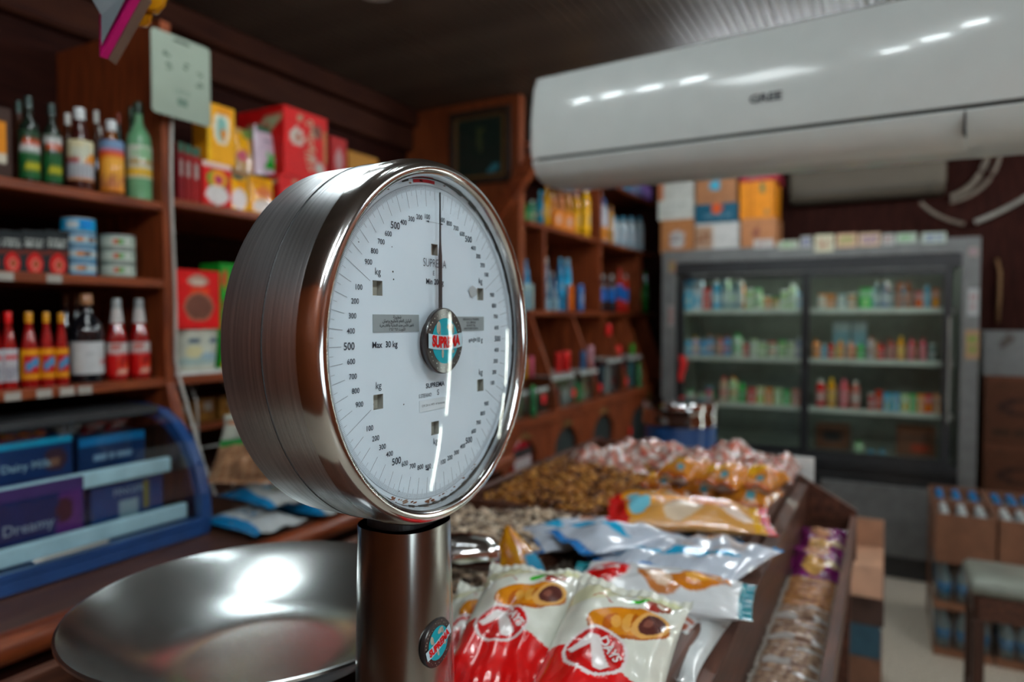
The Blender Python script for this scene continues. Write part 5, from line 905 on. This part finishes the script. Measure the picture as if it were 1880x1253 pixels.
tb_(1358,1428,318,336,'crumpled dark red bag-like carton on the orange one',[('bg',(.30,.03,.05)),('scrib',.2,.2,.8,.8,2,6,(.4,.2,.2))],zb=z)
# ================================================================ AIR CONDITIONERS
def ac(name,label,wd,sc_,col,M=None,loc=None,logo=True,vane=.80,rough=.16):
    t=thing(name,label,'air conditioner')
    if M is not None: t.matrix_world=M
    else: t.location=loc
    P=[(0,-.045),(.12,-.045),(.160,-.036),(.192,-.015),(.212,.018),(.222,.029),(.230,.07),(.232,.15),(.225,.245),(.212,.282),(.19,.294),(0,.294)]
    P=[(-a*sc_,b*sc_) for a,b in P]; body=solid(col,rough,coat=.5 if rough<.3 else 0,var=.02,name='glossy_'+name)
    nb=[P[i] for i in (0,1,2,3,4)]+[(-.205*sc_,.036*sc_),(-.19*sc_,.278*sc_),(0,.278*sc_)]
    autosmooth(MB().prism(nb,lambda p,s:((.008,wd-.008)[s],p[0],p[1])).obj('lower_casing',body,t),35)
    # front panel: rounded ends, thick shell
    prof=[P[i] for i in range(5,12)]; xs=[0,.004,.012,.03]+[wd*q for q in (.2,.4,.6,.8)]+[wd-.03,wd-.012,wd-.004,wd]
    v=[]; 
    for i,x in enumerate(xs):
        e=min(i,len(xs)-1-i); ins=[.020,.009,.002,0][e] if e<4 else 0
        for j,(a,b) in enumerate(prof): v.append((x,a+ins*(1 if j<5 else .3),b-(ins*.5 if j>=5 else 0)+(ins*.4 if j==0 else 0)))
        v.append((x,0,.045*sc_))
    n=len(prof)+1; f=[(i*n+j,(i+1)*n+j,(i+1)*n+(j+1)%n,i*n+(j+1)%n) for i in range(len(xs)-1) for j in range(n)]+[tuple(range(n)),tuple(reversed(range((len(xs)-1)*n,len(xs)*n)))]
    f=[tuple(reversed(q)) for q in f]
    autosmooth(MB().add(v,f).obj('front_panel',body,t),40)
    # vane and dark slot
    mb=MB(); va=[P[1],P[2],P[3],P[4]]; nrm=[(0,-1),(-.4,-.9),(-.75,-.65),(-.95,-.3)]
    q=[(a+nx*.004,b+nz*.004) for (a,b),(nx,nz) in zip(va,nrm)]+[(a-nx*.002,b-nz*.002) for (a,b),(nx,nz) in reversed(list(zip(va,nrm)))]
    autosmooth(MB().prism(q,lambda p,s:((.05,wd*vane)[s],p[0],p[1])).obj('air_vane',body,t),40)
    MB().box(.03,wd-.03,-.2105*sc_,-.20*sc_,.020*sc_,.0295*sc_).obj('seam_slot',DARK,t)
    MB().box(wd*vane+.001,wd*vane+.004,-.214*sc_,-.16*sc_,-.030*sc_,.018*sc_).obj('vane_gap',DARK,t)
    if logo:
        mb=MB(); add_text(mb,'GREE',.028,lambda x,y:(wd*logo+x*1.25,-.2335*sc_,.105*sc_+y),(.08,.09,.1),bold=.0008); mb.obj('logo',PRINT,t)
    return t
zl=2.229; cl=CAM+ray(972,262)*zl       # left lower front edge of the near unit
d_=-ray(-570.5,485.3); d_=d_/np.linalg.norm(d_); zz_=np.array([0,0,1.]); nrm_=np.cross(d_,zz_); nrm_/=np.linalg.norm(nrm_); upv=np.cross(nrm_,d_); bk=-nrm_
ACW=1.04
o_=cl-(-.215)*bk*0
M=Matrix(((d_[0],bk[0],upv[0],0),(d_[1],bk[1],upv[1],0),(d_[2],bk[2],upv[2],0),(0,0,0,1)))
org_=cl-(np.array(d_)*0)-bk*(-.220)*1.0-upv*.082
M.translation=Vector(org_)
a1=ac('air_conditioner','large glossy white split air conditioner hanging across the upper right, close to the camera',1.46,1.0,(.68,.74,.72),M=M,logo=.525,vane=.815)
for xx in (1.30,1.42):
    q=org_+d_*xx+bk*.012+upv*.2; MB().box(xx-.02,xx+.02,.001,.006,.05,.9).obj('hanger_strap',FG,a1)
a2=on(1,5.22,1447,372); b2=on(1,5.22,1738,378)
ac('air_conditioner','old beige split air conditioner on the back wall above the fridge',b2[0]-a2[0],.84,(.095,.078,.055),loc=(a2[0],5.4395,a2[2]+.038),logo=0,vane=.9,rough=.7)
# pipes and cables on the back wall
PI_=solid((.16,.13,.10),.6)
def pipe(label,pts,r,Y=5.40,m=PI_,name='pipe',cat='pipe'):
    o=MB().tube([tuple(on(1,Y,*p)) for p in pts],r,8).obj(name,m,None,smooth=True); return tag(o,label,cat)
def curve(p0,p1,p2,n=12): return [((1-t)**2*p0[0]+2*t*(1-t)*p1[0]+t*t*p2[0],(1-t)**2*p0[1]+2*t*(1-t)*p1[1]+t*t*p2[1]) for t in np.linspace(0,1,n)]
pipe('thick curved insulated pipe from the back air conditioner up to the front one',curve((1745,362),(1800,345),(1815,280)),.020,5.38)
pipe('second thin insulated pipe curving beside the thick one',curve((1745,372),(1835,350),(1838,262)),.012,5.33)
pipe('grey cable duct rising to the right above the fridge',curve((1790,408),(1840,390),(1900,352)),.016,5.38,solid((.26,.25,.22),.5),'cable_duct','duct')
pipe('short dark hose below the back air conditioner',curve((1690,372),(1715,400),(1770,412)),.012,5.36)
pipe('thin yellowish pipe running down the wall right of the fridge',[(1830,476),(1836,500),(1835,540),(1832,592)],.010,5.40,solid((.22,.12,.05),.5))
# ================================================================ RIGHT SIDE GOODS
q0=on(1,4.9,1803,600);q1=on(1,4.9,1905,668)
ZS=0
for i in range(3):
    h=.40; box_item('cardboard_box','dark brown printed carton right of the fridge, %s of the three'%('lowest','middle','top')[i],'box',(q0[0]+.24,5.05,.001+i*.4015),0,.44,.3,h,[('bg',(.085,.035,.02)),('ell',.45,.55,.30,.14,0,(.03,.012,.01)),('ell',.45,.55,.20,.07,0,(.085,.035,.02)),('scrib',.1,.1,.9,.25,1,i,(.04,.02,.012)),('rect',0,.93,1,1,(.12,.05,.03))],group='dark cartons right of the fridge',nu=26,nv=20)
box_item('cardboard_box','pale grey carton with dark marks on top of the dark stack','box',(q0[0]+.24,5.05,1.2065),0,.46,.3,.26,[('bg',(.20,.21,.21)),('poly',[(.15,.75),(.25,.95),(.35,.85),(.2,.6)],(.09,.08,.07)),('ell',.75,.25,.2,.15,0,(.05,.05,.05))],nu=20,nv=14)
# open cartons of water bottles
def opencarton(x0,x1,y0,y1,z0,z1,label,fl=1):
    t=thing('open_carton',label,'box',((x0+x1)/2,(y0+y1)/2,z0)); hx,hy,h=(x1-x0)/2,(y1-y0)/2,z1-z0; cm=solid((.19,.080,.042),.8,name='cardboard')
    MB().box(-hx,hx,-hy,hy,0,.006).obj('bottom',cm,t)
    for a,b_,c,d in ((-hx,hx,-hy,-hy+.006),(-hx,hx,hy-.006,hy),(-hx,-hx+.006,-hy+.0061,hy-.0061),(hx-.006,hx,-hy+.0061,hy-.0061)): MB().box(a,b_,c,d,.0061,h).obj('wall',cm,t)
    return t
WB=printed(.15,.4,'water_bottle_plastic')
def waterb(proto,loc,label,group):
    if proto is None:
        t=thing('water_bottle',label,'bottle',loc,0,group)
        autosmooth(MB().lathe([(0,0),(.026,0),(.030,.008),(.030,.12),(.026,.15),(.012,.185),(.012,.19)],14,(.30,.38,.40)).obj('body',WB,t),40)
        autosmooth(MB().lathe([(0,.186),(.0155,.186),(.0155,.206),(.014,.210),(0,.210)],12,(.60,.64,.64)).obj('cap',PLAST,t),40)
        mb=MB(); band(mb,.0306,.05,.115,[('bg',(.02,.22,.50)),('ell',.5,.5,.1,.3,0,(.5,.6,.65))],14,3); mb.obj('label',PRINT,t); return t
    r=proto.copy(); COL.objects.link(r); r.location=loc; r['label']=label; r['group']=group
    for ch in proto.children:
        c=ch.copy(); COL.objects.link(c); c.parent=r
    return r
P0=None
spec=[(.205,.435,3.66,3.95,'nearest open carton of water bottles, left of the stool',0),(.205,.435,3.965,4.27,'open carton of water bottles behind the nearest one, by the fridge',1),(.445,.72,3.66,3.95,'open carton of water bottles at the right picture edge',2),(.445,.72,3.965,4.27,'open carton of water bottles far right against the dark stack',3)]
for x0,x1,y0,y1,lb,ci in spec:
    opencarton(x0,x1,y0,y1,.431,.655,lb); nx=3 if x1-x0<.25 else 4
    for i in range(nx):
        for j in range(4):
            x=x0+.042+i*(x1-x0-.084)/(nx-1); y=y0+.042+j*(y1-y0-.084)/3
            P0n=waterb(P0,(x,y,.4375),'water bottle, %s row from front, %s from left, in the %s'%(ORD[j],ORD[i],['nearest carton','carton by the fridge','right edge carton','rear right carton'][ci]),'water bottles in open cartons'); P0=P0 or P0n
            if ci%2: 
                if 'BC' not in globals():
                    BC=rawmesh('blue_cap',*(lambda m:(m.v,m.f,PLAST,m.c,True))(MB().lathe([(0,.186),(.0155,.186),(.0155,.206),(.014,.210),(0,.210)],12,(.02,.22,.48))))
                for ch in P0n.children:
                    if ch.name.startswith('cap'): ch.data=BC
# riser sheet inside cartons, and shrink packs below
for k,(x0,x1,y0,y1,lb,ci) in enumerate(spec):
    for lv in (0,1):
        z=.001+lv*.215
        if k in (0,2):
            t=thing('water_pack','shrink-wrapped pack of water bottles, %s layer, under the %s'%(('floor','upper')[lv],['nearest open carton','carton by the fridge','right edge carton','rear right carton'][k]),'bottle pack',((x0+x1)/2,(y0+y1)/2,z),0,'shrink-wrapped water packs'); nn=3 if k==0 else 4
            MB().box(-(x1-x0)/2,(x1-x0)/2,-(y1-y0)/2,(y1-y0)/2,0,.035).obj('tray',solid((.26,.115,.06),.75),t)
            for i in range(nn):
                for j in range(4):
                    if j>0 and i>0: continue
                    b=MB(); xx=-(x1-x0)/2+.042+i*((x1-x0)-.084)/(nn-1); yy=-(y1-y0)/2+.042+j*((y1-y0)-.084)/3; b.lathe([(0,.036),(.030,.036),(.030,.14),(.012,.185),(.015,.186),(.015,.205),(0,.205)],10,(.16,.22,.24),org=(xx,yy,0)); b.lathe([(.0306,.07),(.0306,.12)],10,(.02,.16,.32),org=(xx,yy,0)); b.obj('bottle',WB,t,smooth=True)
            MB().box(-(x1-x0)/2-.001,(x1-x0)/2+.001,-(y1-y0)/2-.001,(y1-y0)/2+.001,.034,.210,b=.012).obj('wrap',CLEAR,t)
        else: box_item('cardboard_box','plain carton, %s layer, under the %s'%(('floor','upper')[lv],['nearest open carton','carton by the fridge','right edge carton','rear right carton'][k]),'box',((x0+x1)/2,(y0+y1)/2,z),0,x1-x0,y1-y0,.212,[('bg',(.18,.08,.045))],nu=2,nv=2)
# stool
st=thing('wooden_stool','worn wooden stool with a grey padded square top at the right edge','stool',(.44,2.99,0))
autosmooth(MB().box(-.175,.175,-.145,.145,.575,.625,b=.018).obj('seat',solid((.22,.24,.20),.35,coat=.3),st),50)
SW=wood((.03,.012,.008),(.07,.028,.016),.5,2,name='dark_stool_wood')
for x0,x1,y0,y1 in ((-.15,.15,-.135,-.115),(-.15,.15,.115,.135),(-.16,-.14,-.1149,.1149),(.14,.16,-.1149,.1149)): MB().box(x0,x1,y0,y1,.49,.5745,b=.003).obj('apron',OLDW,st)
for a,b_ in ((-.145,-.12),(.145,-.12),(-.145,.12),(.145,.12)): MB().box(a-.018,a+.018,b_-.018,b_+.018,0,.49,b=.003).obj('leg',SW,st)
for a in (-.145,.145): MB().box(a-.01,a+.01,-.10,.10,.16,.19).obj('stretcher',SW,st)
# cartons stacked in the aisle behind the tray
def flapcarton(x0,x1,y0,y1,z0,z1,label,col):
    t=thing('cardboard_box',label,'box',((x0+x1)/2,(y0+y1)/2,z0)); hx,hy,h=(x1-x0)/2,(y1-y0)/2,z1-z0; cm=solid(col,.75)
    MB().box(-hx,hx,-hy,hy,0,h,b=.003).obj('carton_body',cm,t)
    return t,hx,hy,h,cm
t,hx,hy,h,cm=flapcarton(-.27,.0,3.02,3.32,.0005,.20,'brown carton at the bottom of the aisle stack behind the tray',(.20,.09,.05))
t,hx,hy,h,cm=flapcarton(-.27,-.005,3.02,3.32,.2015,.33,'dark blue shrink pack in the middle of the aisle stack',(.03,.09,.13))
t,hx,hy,h,cm=flapcarton(-.28,.005,3.02,3.33,.3315,.46,'dark brown carton near the top of the aisle stack',(.07,.035,.025))
lt=solid((.48,.26,.16),.7,name='light_card')
t,hx,hy,h,cm=flapcarton(-.27,.0,3.04,3.34,.4615,.56,'tan open carton with raised flaps on top of the aisle stack',(.42,.22,.13))
MB().prism([(-hy,.0),(-hy-.06,-.10),(-hy-.066,-.10),(-hy-.006,.0)],lambda p,s:((-hx,hx)[s],p[0],p[1]+h)).obj('flap',lt,t)
MB().prism([(hy-.006,.0),(hy-.03,.12),(hy-.024,.12),(hy,.0)],lambda p,s:((-hx,hx)[s],p[0],p[1]+h)).obj('flap',lt,t)
# white tag at the peak of the tray
p=on(1,2.26,1478,868); tag(MB().box(-.03,.03,-.003,.003,-.045,.055,b=.002).obj('paper_cup_sleeve' if 0 else 'white_card',WHITE,None,(p[0]-.002,2.2265,1.07)),'small white card standing at the peak of the tray end','card')
# blue barrel
br=thing('blue_barrel','blue plastic barrel with a shiny steel lid and ring behind the goods counter','barrel',(-.80,3.02,.0))
autosmooth(MB().lathe([(0,.0),(.145,.0),(.155,.03),(.155,.5),(.160,.52),(.155,.54),(.155,1.07),(.15,1.085)],40,(.01,.06,.20)).obj('body',solid((.008,.06,.20),.35,coat=.2,name='barrel_blue'),br),40)
autosmooth(MB().lathe([(.150,1.075),(.163,1.08),(.165,1.10),(.160,1.125),(.164,1.14),(.166,1.165),(.160,1.18),(.02,1.186),(0,1.186)],40).obj('steel_lid',STEEL,br),30)
# ================================================================ PAPER SIGN, HANGING PACKS
p0=on(1,1.24,275,45);p1=on(1,1.24,385,238)
def sgn():
    # a stiff card on the post, facing the shop aisle
    c=[on(0,-1.80,276,48),on(0,-1.80,384,75),on(0,-1.80,381,236),on(0,-1.80,275,203)]
    y0,y1=c[0][1],c[1][1]; w=y1-y0; z1=c[0][2]; z0=c[3][2]; h=z1-z0
    t=thing('notice_card','pale green-grey hanging notice card with small dark drawings, high on the shelf post','notice',(-1.80,(y0+y1)/2,z0),R90)
    r=.012; pts=[(x,z) for cx_,cz_,a0 in ((w/2-r,r,-PI/2),(w/2-r,h-r,0),(-w/2+r,h-r,PI/2),(-w/2+r,r,PI)) for x,z in [(cx_+r*math.cos(a0+q*PI/8),cz_+r*math.sin(a0+q*PI/8)) for q in range(5)]]
    MB().prism(pts,lambda p,s:(p[0],(-.002,.002)[s],p[1])).obj('card',solid((.24,.29,.23),.6,var=.03),t)
    mb=MB(); rr=random.Random(3)
    for u,v,s in [(-.25,.72,.010),(-.22,.60,.009),(.05,.66,.009),(.30,.62,.008),(.30,.50,.010)]:
        for k in range(7):
            x=u*w+rr.uniform(-1,1)*s; z=v*h+rr.uniform(-1,1)*s; q=s*rr.uniform(.25,.5); mb.add([(x+q*math.cos(a),-.0026,z+q*.7*math.sin(a)) for a in np.linspace(0,2*PI,7)[:-1]],[tuple(range(6))],(.06,.09,.07))
    mb.add([(-.03,-.0026,h*.93),(.03,-.0026,h*.93),(.02,-.0026,h*.96),(-.02,-.0026,h*.96)],[(0,1,2,3)],(.05,.06,.05))
    add_text(mb,'LIBRA',.022,lambda x,y:(x,-.0026,h*.33+y),(.20,.26,.22)); mb.add([(-.016,-.0026,h*.16),(.016,-.0026,h*.16),(.016,-.0026,h*.25),(-.016,-.0026,h*.25)],[(0,1,2,3)],(.16,.22,.18))
    o=mb.obj('drawings',PRINT,t); o['kind']='stuff'
sgn()
# hanging packs near the camera at the top
def slab(nm,label,cat,px,z,th,m,group=None):
    """thick cut-out hanging at one depth, outline measured in the frame"""
    P=[CAM+ray(*q)*z for q in px]; c=sum(P)/len(P); nrm=np.cross(P[1]-P[0],P[2]-P[0]); nrm/=np.linalg.norm(nrm)
    return P,c,nrm
hp=thing('hanging_card_pack','blister card hanging at the top left, pink front, clear bubble, torn brown edge','blister pack',tuple(CAM+ray(200,60)*.95))
L0=CAM+ray(200,60)*.95
def loc(px,py,z): return tuple(CAM+ray(px,py)*z-L0)
q=[loc(187,105,.93),loc(262,-14,.93),loc(262,-150,.95),loc(186,-120,.95),loc(181,40,.93)]
q=[loc(183,106,.93),loc(194,112,.945),loc(285,-30,1.02),loc(285,-160,1.04),loc(262,-160,.93),loc(258,-14,.90)]
A=[loc(183,104,.93),loc(248,-14,.90),loc(248,-170,.90),loc(180,-170,.93)]; Bk=[tuple(np.array(a)+rt*.006+fw*.008) for a in A]
mb=MB().add(A+Bk,[(0,1,2,3),(7,6,5,4),(0,4,5,1),(1,5,6,2),(2,6,7,3),(3,7,4,0)],(.42,.03,.14)); mb.obj('card',PRINT,hp)
A=[tuple(np.array(a)+rt*.0066+fw*.0086) for a in A]; Bk=[tuple(np.array(a)+rt*.006+fw*.008-up*.005) for a in A]
MB().add(A+Bk,[(0,1,2,3),(7,6,5,4),(0,4,5,1),(1,5,6,2),(2,6,7,3),(3,7,4,0)]).obj('backing',solid((.10,.055,.035),.9),hp)
A=[loc(186,84,.925),loc(236,-14,.895),loc(236,-160,.895),loc(184,-150,.925)]; Bk=[tuple(np.array(a)-rt*.05-fw*.03+up*.012) for a in A]; Bk[0]=loc(186,28,.90)
autosmooth(MB().add(A+Bk,[(3,2,1,0),(4,5,6,7),(1,5,4,0),(2,6,5,1),(3,7,6,2),(0,4,7,3)]).obj('plastic_bubble',solid((.13,.16,.18),.22,coat=.4,name='cloudy_blister'),hp),20)
MB().tube([loc(215,-150,.91),tuple(np.array([CAM[0],CAM[1],0])*0+np.array([ (CAM+ray(215,-150)*.91)[0],(CAM+ray(215,-150)*.91)[1],2.70])-L0)],.0012,6).obj('hanging_string',solid((.4,.4,.38),.6),hp)
yp=CAM+ray(275,-10)*1.0
hy=thing('hanging_yellow_pack','small golden yellow moulded pack hanging at the top left beside the pink card','pack',tuple(yp))
def yc(x0,x1,z0,z1,y,th,nm): 
    a=.012; o=MB(); v=[]; return o
ux,uy=rt*1.0/F,up*1.0/F
def px3(px,py,dz=0): return tuple(CAM+ray(px,py)*(1.0+dz)-yp)
for nm,pl,c in [('upper_cup',[(238,-60),(309,-60),(309,-8),(304,12),(290,27),(258,24),(246,10)],(.72,.33,.02)),('lower_cup',[(236,18),(281,26),(278,44),(268,51),(240,47),(232,40)],(.66,.28,.02))]:
    n=len(pl); mb=MB(); ce=(sum(p[0] for p in pl)/n,sum(p[1] for p in pl)/n); sh_=lambda k:[(ce[0]+(p[0]-ce[0])*k,ce[1]+(p[1]-ce[1])*k) for p in pl]
    v=[px3(*p,dz=-.022) for p in sh_(.72)]+[px3(*p,dz=-.012) for p in sh_(.95)]+[px3(*p) for p in pl]+[px3(*p,dz=.03) for p in sh_(.9)]
    mb.add(v,[tuple(range(n))]+[(k*n+i,k*n+(i+1)%n,(k+1)*n+(i+1)%n,(k+1)*n+i) for k in range(3) for i in range(n)]+[tuple(range(3*n,4*n))],c); autosmooth(mb.obj(nm,PLAST,hy),50)
top_=CAM+ray(275,-60)*1.0; MB().tube([tuple(top_-yp),tuple(np.array([top_[0],top_[1],2.70])-yp)],.0012,6).obj('hanging_string',solid((.4,.4,.38),.6),hy)
# ================================================================ CEILING TUBE LIGHTS and upright display tubes
EM=emis((.88,.97,1.0),TUBE_E,'tube_glow')
def tubelight(x,y,z,L,ax,label,group,drop=0):
    t=thing('tube_light',label,'lamp',(x,y,z),0,group)
    if ax=='x': MB().box(-L/2,L/2,-.03,.03,-.03,0,b=.004).obj('housing',WHITE,t); MB().lathe([(0,-L/2+.02),(.013,-L/2+.02),(.013,L/2-.02),(0,L/2-.02)],10,axis='x',org=(0,0,-.046)).obj('tube',EM,t)
    elif ax=='y': MB().box(-.03,.03,-L/2,L/2,-.03,0,b=.004).obj('housing',WHITE,t); MB().lathe([(0,-L/2+.02),(.013,-L/2+.02),(.013,L/2-.02),(0,L/2-.02)],10,axis='y',org=(0,0,-.046)).obj('tube',EM,t)
    else: MB().box(0,.03,-.02,.02,0,L).obj('housing',WHITE,t); MB().lathe([(0,.02),(.010,.02),(.010,L-.02),(0,L-.02)],10,axis='z',org=(-.012,0,0)).obj('tube',EM,t)
    return t
for i,(x,y) in enumerate([(-1.56,1.33),(-1.38,1.275),(-1.21,1.22),(-1.03,1.165)]): tubelight(x,y,2.697,.15,'x','short ceiling tube light above the left counter, %s from the left'%ORD[i],'short tube lights above the left counter')
for i,(x,y) in enumerate([(-.42,.78),(-.25,.88),(-.08,1.0)]): tubelight(x,y,2.697,.12,'x','short ceiling tube light above the scale, %s from the left'%ORD[i],'short tube lights above the scale')
pl=thing('added_panel_lamp','square ceiling panel lamp above the scale pan','lamp',(-.95,.75,2.697)); MB().box(-.19,.19,-.19,.19,-.02,0).obj('frame',WHITE,pl); MB().box(-.17,.17,-.17,.17,-.024,-.0205).obj('diffuser',emis((.90,.98,1.0),9,'added_panel_glow'),pl)  # unseen panel added to light the pan and the drum top
lamp=thing('recessed_lamp','unlit white ceiling lamp just inside the top picture edge','lamp',(-1.60,1.93,2.699)); MB().lathe([(0,-.012),(.07,-.012),(.08,0)],24).obj('cover',WHITE,lamp)
EM=emis((.90,.97,1.0),140,'long_tube_glow')
tubelight(-.5,3.6,2.697,1.0,'x','ceiling tube light hidden from view above the near air conditioner','long ceiling lights')  # hidden tube added to light the fridge-top cartons and far shelves
tubelight(.9,-.3,2.697,1.2,'y','long ceiling tube light over the aisle to the right of the camera','long ceiling lights'); tubelight(.25,-.75,2.697,1.2,'y','long ceiling tube light behind the camera','long ceiling lights')
tubelight(1.3,2.0,2.697,1.2,'y','long ceiling tube light over the middle of the aisle','long ceiling lights'); tubelight(1.3,4.2,2.697,1.2,'y','long ceiling tube light at the far end of the aisle','long ceiling lights')  # the far tube is added to brighten the aisle floor
EM=emis((.92,.98,.88),22,'upright_tube_glow')
for x,y,z0,z1,n in [(1.2,2.80,.90,1.65,'near upper'),(1.2,2.73,.36,.86,'near lower'),(1.2,5.0,.86,1.5,'far upper'),(1.2,4.95,.30,.82,'far lower')]: tubelight(x,y,z0,z1-z0,'z','upright cooler tube light at the right of the aisle, %s one'%n,'upright tube lights')
